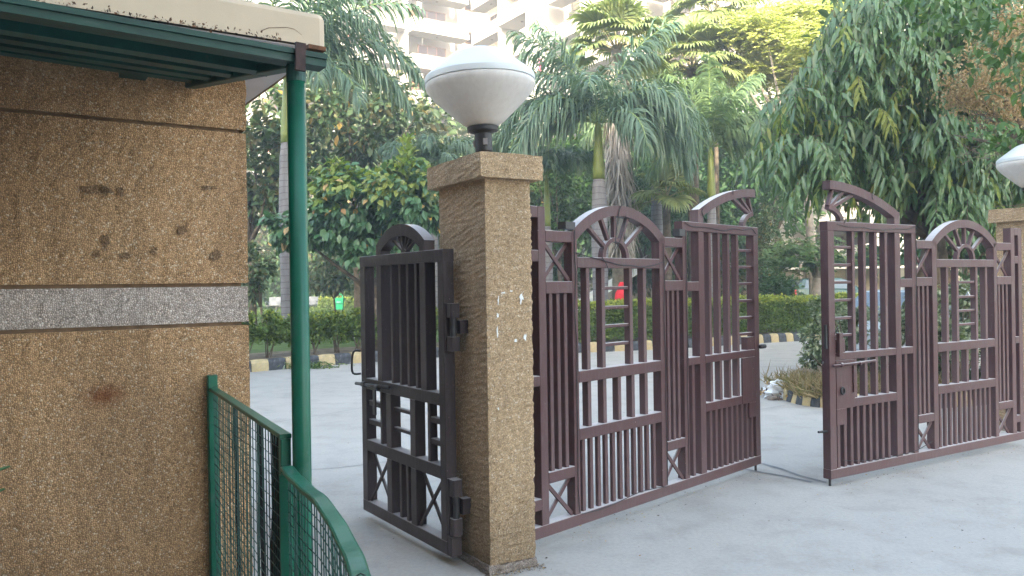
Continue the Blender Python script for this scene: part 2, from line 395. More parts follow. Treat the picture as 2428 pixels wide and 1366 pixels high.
def limbs(base, tops, r0, parent, m, name='trunk', bend=.4, split=.45):
    g = MB(); base = np.array(base, float)
    mean = np.mean(tops, axis=0); fork = base+(mean-base)*split; fork[:2] = base[:2]+(mean[:2]-base[:2])*split*.5
    mid = (base+fork)/2+np.array([rng.normal()*.06, rng.normal()*.06, 0])*bend
    g.tube([base, base+(mid-base)*.25, mid, fork], [r0*1.25, r0*1.02, r0*.9, r0*.75], 10)
    for t in tops:
        t = np.array(t, float); m1 = fork+(t-fork)*.5+rng.normal(size=3)*.12*np.linalg.norm(t-fork)*bend+np.array([0, 0, .08])
        g.tube([fork, fork+(m1-fork)*.5+np.array([0, 0, .03]), m1, t], [r0*.62, r0*.45, r0*.3, r0*.08], 7)
    return g.build(name, m, parent, True)

# ================================================================== GROUND
def az(deg): return np.array([math.sin(rad(deg)), math.cos(rad(deg)), 0.0])
tag(MB().add([(-700, -300, 0), (700, -300, 0), (700, 1200, 0), (-700, 1200, 0)], [(0, 1, 2, 3)]).build('road', M['road']), kind='structure')

# far kerb: a curved line of painted blocks; its front foot in plan
KERB = np.array([(-9.6, 9.6), (-7.2, 12.5), (-5.05, 15.25), (-4.2, 16.05), (-3.17, 16.85), (-1.68, 17.9), (0, 18.35), (1.56, 18.6), (2.7, 18.9), (4.4, 19.6), (6.5, 20.75), (7.9, 21.4), (12, 23.3), (17, 25.3)])
seg = np.linalg.norm(np.diff(KERB, axis=0), axis=1); cum = np.concatenate([[0], np.cumsum(seg)])
def kpt(s):
    s = min(max(s, 0), cum[-1]-1e-4); i = int(np.searchsorted(cum, s, 'right')-1); f = (s-cum[i])/seg[i]
    p = KERB[i]+(KERB[i+1]-KERB[i])*f; e = .3
    a = KERB[i]+(KERB[i+1]-KERB[i])*max(0, f-e); b = KERB[i]+(KERB[i+1]-KERB[i])*min(1, f+e)
    t = (KERB[i+1]-KERB[i])/seg[i]
    return p, t, np.array([-t[1], t[0]])          # point, tangent, outward (away from the road)
def koff(s, d): p, t, n = kpt(s); return p+n*d
# planted bed and lawn behind the kerb
ns = 60; ss = np.linspace(0, cum[-1], ns)
inner = [koff(s, .12) for s in ss]; mid_ = [koff(s, 1.5) for s in ss]
vs = [(p[0], p[1], .17) for p in inner]+[(p[0], p[1], .24) for p in mid_]
tag(MB().add(vs, [(i, i+1, ns+i+1, ns+i) for i in range(ns-1)]).build('soil_bed', M['soil']), kind='structure')
vs = [(p[0], p[1], .24) for p in mid_]+[(p[0]*3.2-2, 130 if k not in (0, ns-1) else 100, .3) for k, p in enumerate(mid_)]
tag(MB().add(vs, [(i, i+1, ns+i+1, ns+i) for i in range(ns-1)]).build('lawn', M['lawn']), kind='structure')

kerb = thing('kerb', 'long curved kerb of yellow and black painted blocks below the hedge', 'kerb')
blocks = {}
def kerb_block(name, mt, ln, hgt=.235, wd=.15):
    g = MB(); nx = 3; prof = [(-.02, 0), (.0, hgt*.72), (.025, hgt*.93), (.06, hgt), (wd, hgt*.97), (wd, 0)]
    vs = []; k = len(prof)
    for i in range(nx+1):
        x = -ln/2+ln*i/nx; e = .012 if i in (0, nx) else 0
        vs += [(x, y+e*(.7 if y < .1 else 0), z-e*(1 if z > .1 else 0)) for y, z in prof]
    fs = [(i*k+j, (i+1)*k+j, (i+1)*k+j+1, i*k+j+1) for i in range(nx) for j in range(k-1)]
    fs += [tuple(range(k)), tuple(nx*k+j for j in range(k-1, -1, -1))]
    return g.add(vs, fs).mesh(name, mt)
s = 0.1; i = 0
while s < cum[-1]-.4:
    p, t, n = kpt(s); ln = .36 if p[0] < -1 else (.34 if p[0] < 3.2 else .255)
    key = (i % 2, ln)
    if key not in blocks: blocks[key] = kerb_block('kerb_block', M['kerb_b'] if i % 2 else M['kerb_y'], ln-.006)
    p, t, n = kpt(s+ln/2)
    o = link('kerb_block', blocks[key], kerb, (p[0]+rng.normal()*.004, p[1]+rng.normal()*.004, rng.normal()*.004-.004))
    o.rotation_euler = (rng.normal()*.01, rng.normal()*.012, math.atan2(t[1], t[0])+rng.normal()*.012)
    s += ln; i += 1

# slab joints and the arcs scraped by the gate pins (thin lines on the concrete)
def road_line(pts, wd):
    g = MB(); P = [np.array(p) for p in pts]; vs = []
    for i, p in enumerate(P):
        t = P[min(i+1, len(P)-1)]-P[max(0, i-1)]; t = t/np.linalg.norm(t); n = np.array([-t[1], t[0]])*wd*(.5+.25*rng.random())
        vs += [(*(p+n), .004), (*(p-n), .004)]
    return g.add(vs, [(2*i, 2*i+1, 2*i+3, 2*i+2) for i in range(len(P)-1)]).build('road_mark', M['road_line'])
def gpx(x, y):
    d = at(x, y, 1)-EYE; return (EYE+d*(-EYE[2]/d[2]))[:2]
for pts, wd in (([gpx(1806, 1100), gpx(1850, 1112), gpx(1900, 1130), gpx(1960, 1145)], .030), ([gpx(1760, 1112), gpx(1800, 1120), gpx(1860, 1130), gpx(1925, 1144)], .028),
                ([gpx(620, 1123), gpx(800, 1110), gpx(860, 1103), gpx(1100, 1072)], .009), ([gpx(1380, 1050), gpx(1800, 972), gpx(1860, 962)], .010),
                ([gpx(1280, 858), gpx(1380, 851), gpx(1560, 846), gpx(1800, 836)], .02), ([gpx(600, 1010), gpx(760, 985), gpx(900, 960), gpx(1270, 905)], .010)):
    tag(road_line(pts, wd), kind='structure')

# ================================================================== APARTMENT BLOCKS
AU = np.array([.843, .537, 0]); AV = np.array([-.537, .843, 0])     # building grid
def aobj(g, name, mt, parent): return g.build(name, mt, parent)
def building_frame(name, label, origin, xdir, group=None):
    return thing(name, label, 'building', (origin[0], origin[1], 0), math.atan2(xdir[1], xdir[0]), group)

def balcony_bay(b, x0, x1, z, proj, h=3.0, red=False, seed=0, dry=None):
    """one storey of one bay: floor slab, parapet, glazed rail, back wall opening with window. local: x along wall, -y outwards"""
    r = random.Random(seed); wdt = x1-x0
    MB().box(x0, x1, -proj, -.003, z-.14, z).build('balcony_slab', M['wallwhite'], b)
    g = MB().box(x0, x0+wdt*.30, -proj+.01, -proj+.15, z, z+1.0).box(x0+wdt*.30, x1, -proj+.01, -proj+.15, z, z+.28)
    g.box(x0, x0+.14, -proj+.15, -.003, z, z+1.0); g.build('parapet', M['wallwhite'], b)
    MB().box(x0+wdt*.30, x1-.02, -proj+.03, -proj+.10, z+.94, z+1.02).build('handrail', M['railing'], b)
    MB().box(x0+wdt*.30+.02, x1-.04, -proj+.055, -proj+.075, z+.30, z+.94).build('rail_pane', M['railpane'], b)
    wx0, wx1 = x0+wdt*.22, x0+wdt*.72
    fr = MB().box(wx0, wx1, -.06, -.002, z+.02, z+2.25).build('window', M['frame_brown'], b)
    for k in range(3):
        a = wx0+.06+(wx1-wx0-.06)*k/3
        MB().box(a, a+(wx1-wx0)/3-.10, -.075, -.062, z+.08, z+2.18).build('pane', M['winglass'], fr)
    if red: MB().box(x0+.32, x0+wdt*.2, -.07, -.002, z+.02, z+2.1).build('door', M['curtain_red'], b)
    MB().lathe([(.09, z+h-.20), (.12, z+h-.142)], 10, ((x0+x1)/2, -proj*.5)).build('ceiling_lamp', M['railing'], b)

# left wing: its face looks towards the viewer's right
pL = at(1095, 100, 69); oL = pL
bl = building_frame('apartment_building', 'white apartment block with balconies behind the palm left of the lamp', oL, AU)
MB().box(-26, 0.0, 1.3, 14, 0, 33).build('wall', M['wallwhite'], bl)
MB().box(0.003, 5.2, 2.4, 14, 0, 33).build('stair_wall', M['wallwhite'], bl)
zs0 = 22.75
for k in range(-5, 3):
    z = zs0+3*k
    e = empty('storey', (0, 0, 0), 0, bl)
    for j, (x0, x1) in enumerate(((-5.4, -.1), (-11.4, -6.0), (-17.4, -12.0), (-23.4, -18.0))):
        balcony_bay(bl, x0, x1, z, 0.0+.001+1.6-1.6+.0 if False else 1.5, red=(k+j) % 2 == 0, seed=k*7+j)
    bpy.data.objects.remove(e)
    MB().box(-5.9, -5.5, -.9, 1.299, z-3, z-.002).build('pier', M['wallwhite'], bl)
    f = MB().box(1.7, 2.7, 2.33, 2.398, z+.9, z+1.9).build('window', M['frame_brown'], bl); MB().box(1.8, 2.6, 2.31, 2.328, z+1.0, z+1.8).build('pane', M['winglass'], f)
    MB().box(.9, 1.0, 2.36, 2.398, z-.2, z+1.4).build('drain_pipe', M['wallcream'], bl)

# right wing: runs from the corner towards the viewer, facing left
pR = at(1150, 100, 70)
br = building_frame('apartment_building', 'white apartment block with balconies behind the palms right of the lamp', pR, -AV)
MB().box(-6, 44, 2.0, 16, 0, 36).build('wall', M['wallcream'], br)
for k in range(-6, 4):
    z = 22.75+3*k
    for j, (x0, x1, pj) in enumerate(((0, 4.6, 1.4), (5.3, 9.6, 2.0), (11.4, 15.6, 1.4), (16.3, 20.6, 2.0), (22.4, 26.6, 1.4), (27.3, 31.6, 2.0), (33.4, 37.6, 1.4))):
        if z < 14 and j > 2 and j < 5: pass
        balcony_bay(br, x0, x1, z, pj, red=False, seed=k*5+j)
        MB().box(x1+.003, x1+.55, -pj-.1, 1.998, z-3.0, z-.002).build('pier', M['wallwhite'], br)
for j, x in enumerate((24, 27, 30, 33, 36, 39, 42)):       # barred ground storey windows behind the car sheds
    for z in (2.5,):
        f = MB().box(x-.75, x+.75, 1.93, 1.998, z, z+1.5).build('window', M['frame_brown'], br)
        MB().box(x-.68, x+.68, 1.91, 1.928, z+.07, z+1.43).build('pane', M['winglass'], f)
        g = MB()
        for q in range(9): g.box(x-.66+q*.16, x-.63+q*.16, 1.86, 1.885, z+.05, z+1.45)
        g.build('grille', M['railing'], f)
        MB().box(x-1.0, x+1.0, 1.55, 1.998, z+1.62, z+1.75).build('sunshade', M['wallwhite'], br)
    MB().box(x+1.3, x+1.62, 1.6, 1.998, 0, 8).build('pier', M['wallwhite'], br)

# washing on the right wing's balconies
def washing(px, py, Y, w_, h_, mt, label):
    p = at(px, py, Y); g = MB(); n = 7
    vs = []
    for i in range(n+1):
        for j in range(4):
            vs.append((w_*(i/n-.5), .06*math.sin(i*2.1+j*.6), -h_*j/3*(1-.08*math.sin(i*1.7))))
    g.add(vs, [(i*4+j, (i+1)*4+j, (i+1)*4+j+1, i*4+j+1) for i in range(n) for j in range(3)])
    o = g.build('washing', mt, None); o.location = p; o.rotation_euler = (0, 0, math.atan2(-AV[1], -AV[0]))
    mo = o.modifiers.new('thick', 'SOLIDIFY'); mo.thickness = .02
    return tag(o, label, 'laundry')
washing(1274, 142, 61.0, 1.3, 1.0, M['pink_cloth'], 'pink and red washing hung at a balcony right of the lamp')
washing(1290, 140, 60.5, .9, .9, M['white_plastic'], 'pale washing hung beside the pink cloth on the balcony')
washing(948, 190, 66.0, 1.4, .8, M['blue_cloth'], 'dark blue cloth hung on a low balcony behind the left palm')

# unseen block behind the viewer, placed and sized to throw shade over the entrance
bb = thing('apartment_building', 'unseen tall block behind the viewer, sized to shade the entrance', 'building', (-6, -9.5, 0), 0)
MB().box(-20, 14.5, -12, 0, 0, 20.6).build('wall', M['wallcream'], bb)
for k in range(7):
    MB().box(-19, 13.5, .003, 1.2, 2.9*k+2.4, 2.9*k+2.55).build('balcony_slab', M['wallwhite'], bb)

side_blocker = thing('house', 'added unseen cream block left behind the viewer, cutting sky light', 'building', (-6.5, -1.0, 0), 0)  # added out of view to darken the left-facing sides
MB().box(-9, 0, -7, 0, 0, 11).build('wall', M['wallcream'], side_blocker)
for k in range(3): MB().box(.003, .5, -6.5, -.5, 3.1*k+2.6, 3.1*k+2.75).build('ledge', M['wallwhite'], side_blocker)
# ================================================================== GATEHOUSE
CZ = 56.2
cu, cv = az(CZ), az(CZ-90)
def site(u, v, z=0): return cu*u+cv*v+np.array([0, 0, z])
CRZ = math.atan2(cu[1], cu[0])
house = thing('gatehouse', 'brown pebble-dash gatehouse with a cream roof edge beside the gates', 'building', tuple(site(0, 0)), CRZ)
UE, V0 = 1.005, 3.62                    # corner and front face
def wall_panel(name, z0, z1, mt, front=0.0):
    """a storey band of the pebble wall, front + end face, slightly uneven edges"""
    g = MB(); nx, nz = 60, max(2, int((z1-z0)/.03)); x0 = -4.0
    xs = np.concatenate([np.linspace(x0, -.5, 12)[:-1], np.linspace(-.5, UE, nx)]); zs = np.linspace(z0, z1, nz+1)
    vs = []; K = len(xs)
    for z in zs:
        for x in xs:
            e = .002*rng.normal() if x > -.4 else 0
            vs.append((x+(.0012*rng.normal()-.001 if x == xs[-1] else 0), V0-front+e, z))
    fs = [(j*K+i, j*K+i+1, (j+1)*K+i+1, (j+1)*K+i) for j in range(nz) for i in range(K-1)]
    b0 = len(vs)
    for j, z in enumerate(zs):
        vs += [(UE+.001*rng.normal(), V0+.25, z), (UE, V0+2.6, z)]
    for j in range(nz):
        a, c = j*K+K-1, (j+1)*K+K-1
        fs += [(a, b0+2*j, b0+2*j+2, c), (b0+2*j, b0+2*j+1, b0+2*j+3, b0+2*j+2)]
    # top and bottom ledges of the band
    n0 = len(vs); vs += [(x0, V0+.06, z0), (UE-.03, V0+.06, z0), (x0, V0+.06, z1), (UE-.03, V0+.06, z1)]
    fs += [tuple([n0]+list(range(0, K))+[n0+1])[::-1], tuple([n0+2]+list(range(nz*K, nz*K+K))+[n0+3])]
    o = g.add(vs, fs).build(name, mt, house); return o
GR = .016
wall_panel('wall_band', -.02, 1.415-GR, M['pebble_wall'])
wall_panel('wall_band', 1.415, 1.572, M['pebble_band'], -.008)
wall_panel('wall_band', 1.572+GR, 2.262-GR/2, M['pebble_wall'])
wall_panel('wall_band', 2.262+GR/2, 2.53, M['pebble_wall'])
MB().box(-4, UE-.028, V0+.018, V0+2.5, -.02, 2.528).build('wall_core', M['groove'], house)
# flat roof with cream edge: rounded upright corners at the end
g = MB(); US, VS, ZS0, ZS1 = 1.185, 3.09, 2.53, 2.668
out = [(-4.5, VS)]+[(US-.0, VS+.0)]
cr_ = .03
out = [(-4.5, VS), (US-cr_, VS), (US-cr_*.3, VS+cr_*.3), (US, VS+cr_), (US, 6.6), (-4.5, 6.6)]
k = len(out)
def ringz(z, ins): return [(x+(ins if x < 0 else -ins), y+(ins if y < 4 else -ins), z) for x, y in out]
vs = ringz(ZS0, 0)+ringz(ZS1-.025, 0)+ringz(ZS1-.007, .008)+ringz(ZS1, .028)
fs = [(r*k+i, r*k+(i+1) % k, (r+1)*k+(i+1) % k, (r+1)*k+i) for r in range(3) for i in range(k)]
fs2 = [tuple(range(k-1, -1, -1))]
g.add(vs, fs+[tuple(3*k+i for i in range(k))]); g.build('roof_slab', M['cream'], house)
MB().box(-4.4, US-.02, VS+.02, 6.5, ZS0-.006, ZS0-.002).build('soffit', M['soffit'], house)
# hairline cracks in the roof edge
def crack(pts):
    g = MB(); P = [np.array(p) for p in pts]; vs = []
    for p in P: vs += [(p[0], VS-.0015, p[1]+.0012), (p[0]+.0012, VS-.0015, p[1]-.0012)]
    return g.add(vs, [(2*i, 2*i+1, 2*i+3, 2*i+2) for i in range(len(P)-1)]).build('crack', M['groove'], house)
crack([(.41, 2.668), (.40, 2.64), (.415, 2.62), (.395, 2.60), (.40, 2.585), (.37, 2.58)])
crack([(.92, 2.555), (.95, 2.572), (.985, 2.578), (1.02, 2.585), (1.05, 2.583), (1.08, 2.565), (1.09, 2.548)])
# grime patches where plaster chips have come off, and a rust stain
def stain(px, py, w_, h_, seed, mt):
    d = at(px, py, 1)-EYE; n = -cv; P0 = site(0, V0-.0055); t = ((P0-EYE)@n)/(d@n); q = EYE+d*t
    u0, z0 = q@cu, q[2]; r = random.Random(seed); k = 14; pts = []
    for i in range(k):
        a = 2*math.pi*i/k; rr = .55+.6*r.random(); pts.append((u0+w_/2*rr*math.cos(a), V0-.0062, z0+h_/2*rr*math.sin(a)))
    return MB().add(pts, [tuple(range(k))]).build('stain', mt, house)
def wall_uz(px, py):
    d = at(px, py, 1)-EYE; n = -cv; P0 = site(0, V0); q = EYE+d*(((P0-EYE)@n)/(d@n)); return q@cu, q[2]
m = M['pebble_wall']; b_in = bsdf(m).inputs['Base Color']; src = b_in.links[0].from_socket
u0, z0 = wall_uz(248, 938); mp = N(m, 'Mapping'); co = objco(m); mp.inputs['Location'].default_value = (-u0, -V0*.2, -z0*1.7); mp.inputs['Scale'].default_value = (1, .2, 1.7); L(m, co, mp.inputs['Vector'])
ln = N(m, 'VectorMath', operation='LENGTH'); L(m, mp.outputs[0], ln.inputs[0])
dd = math_(m, 'ADD', ln.outputs['Value'], math_(m, 'MULTIPLY', math_(m, 'SUBTRACT', noise(m, co, 45, 4, .7), .5), .09))
L(m, mixc(m, ramp(m, dd, [(0.015, (.9, .9, .9)), (.10, (0, 0, 0))]), src, (.17, .058, .022)), b_in)
M['grime'] = pebble('grimy_pebble', (.26, .155, .085), (.17, .10, .055), (.36, .25, .16), 135, .5)
for i, (x, y, w_, h_) in enumerate(((232, 450, .12, .045), (285, 455, .03, .05), (495, 445, .08, .02), (430, 545, .05, .045), (251, 570, .03, .06), (228, 602, .035, .035), (298, 606, .05, .03), (366, 598, .03, .05), (510, 606, .05, .05), (250, 452, .05, .04))):
    stain(x, y, w_, h_, 60+i, M['grime'])
# dry moss and leaf litter along the roof edge
n = 330; uu = .99-1.75*rng.random(n)**1.3; P = np.array([site(u, VS-.012-.03*rng.random(), ZS0-.012+.018*rng.random()) for u in uu])
X, Yv, Z = frames(rng.normal(size=(n, 3))+np.array([0, 0, .4]), rng.normal(size=(n, 3)))
tag(scatter('leaf_litter', T_SM, P, X, Yv, Z, .006+.011*rng.random(n), [M['lichen'], M['rust']], None, (rng.random(n) < .2).astype(int)), 'dry brown moss and leaf litter along the cream roof edge', 'leaf litter', kind='stuff')

# ---------------------------------------------------------------- steel canopy in front of the gatehouse
can = thing('canopy', 'green steel canopy frame over the gatehouse front, on a round post', 'canopy', tuple(site(0, 0)), CRZ)
VP_, UP_ = 2.23, .762                   # post position
ZF, ZB = 2.235, 2.50                    # front and wall height of the frame
# front beam (channel)
MB().box(-3.2, .84, VP_-.035, VP_+.025, ZF-.011, ZF+.016).build('front_beam', M['green_worn'], can)
MB().box(-3.2, .84, VP_-.042, VP_-.0355, ZF+.010, ZF+.025).build('beam_lip', M['green_worn'], can)
for v in (2.55, 2.85, 3.16, 3.45):
    z = ZF+(ZB-ZF)*(v-VP_)/(V0-VP_)
    MB().box(-3.2, UP_+.02, v-.025, v+.025, z-.022, z+.012).build('purlin', M['green_dark'], can)
for u in (UP_-.0, -.28, -1.3):
    MB().prism((u, VP_+.026, ZF+.0), (u, V0-.02, ZB-.03), .045, .03, .003, (0, 0, 1)).build('rafter', M['green_dark'], can)
MB().add([(-3.2, VP_+.0, ZF+.0225), (.79, VP_, ZF+.0225), (.79, V0-.01, ZB+.03), (-3.2, V0-.01, ZB+.03), (-3.2, VP_, ZF+.0285), (.79, VP_, ZF+.0285), (.79, V0-.01, ZB+.038), (-3.2, V0-.01, ZB+.038)],
         [(0, 1, 2, 3)[::-1], (4, 5, 6, 7), (0, 1, 5, 4), (1, 2, 6, 5), (2, 3, 7, 6), (3, 0, 4, 7)]).build('roof_sheet', M['green_dark'], can)
MB().box(.49, .59, V0-.10, V0-.012, 2.435, 2.475).build('bracket', M['green_dark'], can)
MB().box(UP_-.018, UP_+.010, VP_-.055, VP_-.044, ZF-.038, ZF+.040).build('clamp', M['rust_dark'], can)
MB().box(UP_+.02, UP_+.07, VP_-.05, VP_+.0, ZF+.0305, ZF+.042).build('rusty_plate', M['rust'], can)
post = MB().tube([(UP_, VP_, 0), (UP_, VP_, 1.0), (UP_, VP_, ZF-.0445)], .0262, 20).build('post', M['green'], can, True)
MB().lathe([(.0274, ZF-.09), (.0274, ZF-.0442)], 20, (UP_, VP_)).build('post_collar', M['green_dark'], can)

th = rad(1.4)                            # the frame dips a little towards the post
for ch in can.children:
    if ch.name.split('.')[0] not in ('post', 'post_collar', 'bracket'):
        ch.rotation_euler = (0, th, 0); ch.location = (-ZF*math.sin(th), 0, -.5*math.sin(th))
# ---------------------------------------------------------------- green wire-mesh fence panels
def wire_grid(path, z0, z1, pitch, r, bulge=0.0):
    """path: list of plan points; welded mesh following it"""
    P = np.array(path, float); sg = np.linalg.norm(np.diff(P, axis=0), axis=1); c = np.concatenate([[0], np.cumsum(sg)])
    def q(s):
        i = min(int(np.searchsorted(c, s, 'right')-1), len(sg)-1); f = (s-c[i])/sg[i]; return P[i]+(P[i+1]-P[i])*f
    g = MB(); s = pitch*.5
    while s < c[-1]:
        p = q(s); b = rng.normal()*.0012
        g.tube([(p[0]+b, p[1], z0), (p[0]+rng.normal()*.003, p[1]+rng.normal()*.002, (z0+z1)/2), (p[0]+b, p[1], z1)], r, 4, 0, False); s += pitch
    z = z0+pitch*.5
    while z < z1:
        pts = [(*q(t), z+.0035*math.sin(9*t+z*31)+rng.normal()*.0008) for t in np.linspace(0, c[-1]-1e-4, 14)]
        g.tube(pts, r, 4, 0, False); z += pitch
    return g
f1 = thing('mesh_fence', 'straight green wire-mesh fence panel from the gatehouse wall to the post', 'fence', (0, 0, 0))
A_ = site(.835, V0-.03); B_ = site(UP_-.035, VP_+.035)
da = unit(B_-A_); sd = np.cross(da, [0, 0, 1])
MB().prism(A_+[0, 0, -.0], A_+[0, 0, 1.19], .04, .045, .004, tuple(da)).build('post', M['green'], f1)
MB().prism(B_-da*.012, B_-da*.012+[0, 0, 1.1245], .03, .03, .003, tuple(da)).build('post', M['green'], f1)
MB().prism(A_+da*.02+[0, 0, 1.132], B_+[0, 0, 1.132], .034, .014, .002, (0, 0, 1)).build('top_rail', M['green'], f1)
MB().prism(A_+da*.02+[0, 0, .10], B_+[0, 0, .10], .03, .025, .003, (0, 0, 1)).build('bottom_rail', M['green'], f1)
tag(wire_grid([A_[:2]+da[:2]*.03, B_[:2]-da[:2]*.03], .115, 1.115, .034, .0018).build('wire_mesh', M['green_dark'], f1), kind='stuff')
for t, wd in ((.36, .016), (.70, .018)):
    c = A_+(B_-A_)*t-sd*.012
    MB().tube([c+[0, 0, .05], c+[.004, .002, .5], c+[-.003, 0, 1.116]], wd*.5, 6).build('strap', M['black_cloth'], f1)
# black sheet tied behind the mesh
g = MB(); n = 8; vs = []
a0 = A_+(B_-A_)*.80-sd*.02; a1 = B_-da*.03-sd*.02
for j in range(9):
    z = 1.10-.62*j/8
    for i in range(n+1):
        f = i/n; p = a0+(a1-a0)*f; lo = z+(.0 if j < 6 else (1-f)*.12*(j-5)/3)
        vs.append((*(p[:2]-sd[:2]*(.006*math.sin(5*f+j*.7))+da[:2]*(-.03*math.sin(math.pi*j/8)*(1-f))), lo))
o = g.add(vs, [(j*(n+1)+i, j*(n+1)+i+1, (j+1)*(n+1)+i+1, (j+1)*(n+1)+i) for j in range(8) for i in range(n)]).build('sheet', M['black_cloth'])
o.modifiers.new('thick', 'SOLIDIFY').thickness = .003
tag(o, 'black plastic sheet tied behind the straight green mesh panel', 'sheet')

f2 = thing('mesh_fence', 'curved green wire-mesh fence panel bending from the post to the near edge', 'fence', (0, 0, 0))
path = [np.array(p) for p in ((-.640, 2.235), (-.555, 2.06), (-.445, 1.85), (-.330, 1.56), (-.268, 1.37), (-.225, 1.17), (-.195, .95), (-.18, .75))]
def cat(P, n=6):
    out = []
    for i in range(len(P)-1):
        p0, p1, p2, p3 = P[max(0, i-1)], P[i], P[i+1], P[min(len(P)-1, i+2)]
        for k in range(n):
            t = k/n; out.append(.5*((2*p1)+(-p0+p2)*t+(2*p0-5*p1+4*p2-p3)*t*t+(-p0+3*p1-3*p2+p3)*t**3))
    return out+[P[-1]]
cp = cat(path)
def flat_rail(cp, z, wd, th, mt, name, parent):
    g = MB(); vs = []
    for i, p in enumerate(cp):
        t = cp[min(i+1, len(cp)-1)]-cp[max(0, i-1)]; t = t/np.linalg.norm(t); n = np.array([-t[1], t[0]])
        zz = z+.0015*math.sin(i*1.3)
        for a, b in ((-wd/2, -th/2), (wd/2, -th/2), (wd/2, th/2-.002), (wd/2-.004, th/2), (-wd/2+.004, th/2), (-wd/2, th/2-.002)): vs.append((*(p+n*a), zz+b))
    k = 6; fs = [(i*k+j, i*k+(j+1) % k, (i+1)*k+(j+1) % k, (i+1)*k+j) for i in range(len(cp)-1) for j in range(k)]+[tuple(range(k))]
    return g.add(vs, fs).build(name, mt, parent)
flat_rail(cp, 1.053, .036, .011, M['green'], 'top_rail', f2)
flat_rail(cp, .10, .03, .02, M['green'], 'bottom_rail', f2)
MB().prism((*path[0], 0), (*path[0], 1.036), .034, .034, .003).build('post', M['green'], f2)
tag(wire_grid([p+np.array([.0, .0]) for p in cp[1:]], .115, 1.035, .030, .0017).build('wire_mesh', M['green_dark'], f2), kind='stuff')
MB().tube([(*(cp[24]+np.array([-.02, 0])), 1.05), (*(cp[24]), 1.062), (*(cp[24]+np.array([.024, .004])), 1.05), (*(cp[24]+np.array([.022, 0])), 1.03)], .0012, 6).build('wire_tie', M['cable'], f2)

# ================================================================== GATE PILLARS AND LAMPS
PU, PV = az(59), az(-31)
def pillar(name, label, corner, w_, d_, top, papers=False):
    rz = math.atan2(PU[1], PU[0])
    t = thing(name, label, 'pillar', (corner[0], corner[1], 0), rz, 'pebble-dash gate pillars')
    def rough(x0, x1, y0, y1, z0, z1, e):
        g = MB(); nz = max(2, int((z1-z0)/.016)); nx = 12; ring = []
        for i in range(nx): ring.append((x0+(x1-x0)*i/nx, y0))
        for i in range(nx): ring.append((x1, y0+(y1-y0)*i/nx))
        for i in range(nx): ring.append((x1-(x1-x0)*i/nx, y1))
        for i in range(nx): ring.append((x0, y1-(y1-y0)*i/nx))
        K = len(ring); cx, cy = (x0+x1)/2, (y0+y1)/2; vs = []
        for j in range(nz+1):
            z = z0+(z1-z0)*j/nz
            for i, (x, y) in enumerate(ring):
                ee = e*rng.normal(); sh = .003 if i % nx == 0 else 0
                vs.append((x+(ee-sh)*np.sign(x-cx), y+(ee-sh)*np.sign(y-cy), z+(e*.8*rng.normal() if j in (0, nz) else 0)))
        fs = [(j*K+i, j*K+(i+1) % K, (j+1)*K+(i+1) % K, (j+1)*K+i) for j in range(nz) for i in range(K)]
        fs += [tuple(range(K-1, -1, -1)), tuple(nz*K+i for i in range(K))]
        return g.add(vs, fs)
    rough(0, w_, 0, d_, .05, top-.13, .0022).build('shaft', M['pebble_pillar'], t)
    rough(-.012, w_+.003, -.008, d_+.006, -.02, .052, .004).build('plinth', M['pebble_band'], t)
    o_ = .052
    rough(-o_, w_+o_, -o_, d_+o_, top-.132, top, .002).build('cap', M['pebble_pillar'], t)
    return t
pc = np.array([-.139, 4.283])
p1 = pillar('gate_pillar', 'pebble-dash pillar between the small gate and the left main gate, with torn paper', pc, .295, .57, 2.272)
# scraps of torn paper stuck to the pillar front
def scrap(px, py, w_, h_, seed):
    d = at(px, py, 1)-EYE; n = -PV; P0 = np.array([*pc, 0])-PV*.007; t = ((P0-EYE)@n)/(d@n); q = EYE+d*t-np.array([*pc, 0])
    u0, z0 = q@PU, q[2]; r = random.Random(seed); k = 16
    pts = []
    for i in range(k): q = .25+.85*r.random(); pts.append((u0+w_/2*q*math.cos(2*math.pi*i/k), -.0075, z0+h_/2*q*math.sin(2*math.pi*i/k)))
    MB().add(pts, [tuple(range(k))]).build('paper_scrap', M['paper'], p1)
for i, (x, y, w_, h_) in enumerate(((1237, 705, .030, .085), (1194, 694, .045, .016), (1182, 712, .014, .06), (1180, 748, .018, .03), (1179, 790, .013, .075), (1245, 800, .022, .045), (1222, 808, .024, .02), (1182, 970, .012, .02), (1212, 690, .03, .010))):
    scrap(x, y, w_, h_, 30+i)
p2 = pillar('gate_pillar', 'pale pebble-dash pillar behind the hinge side of the right main gate', np.array([5.3, 7.75]), .295, .57, 2.275)

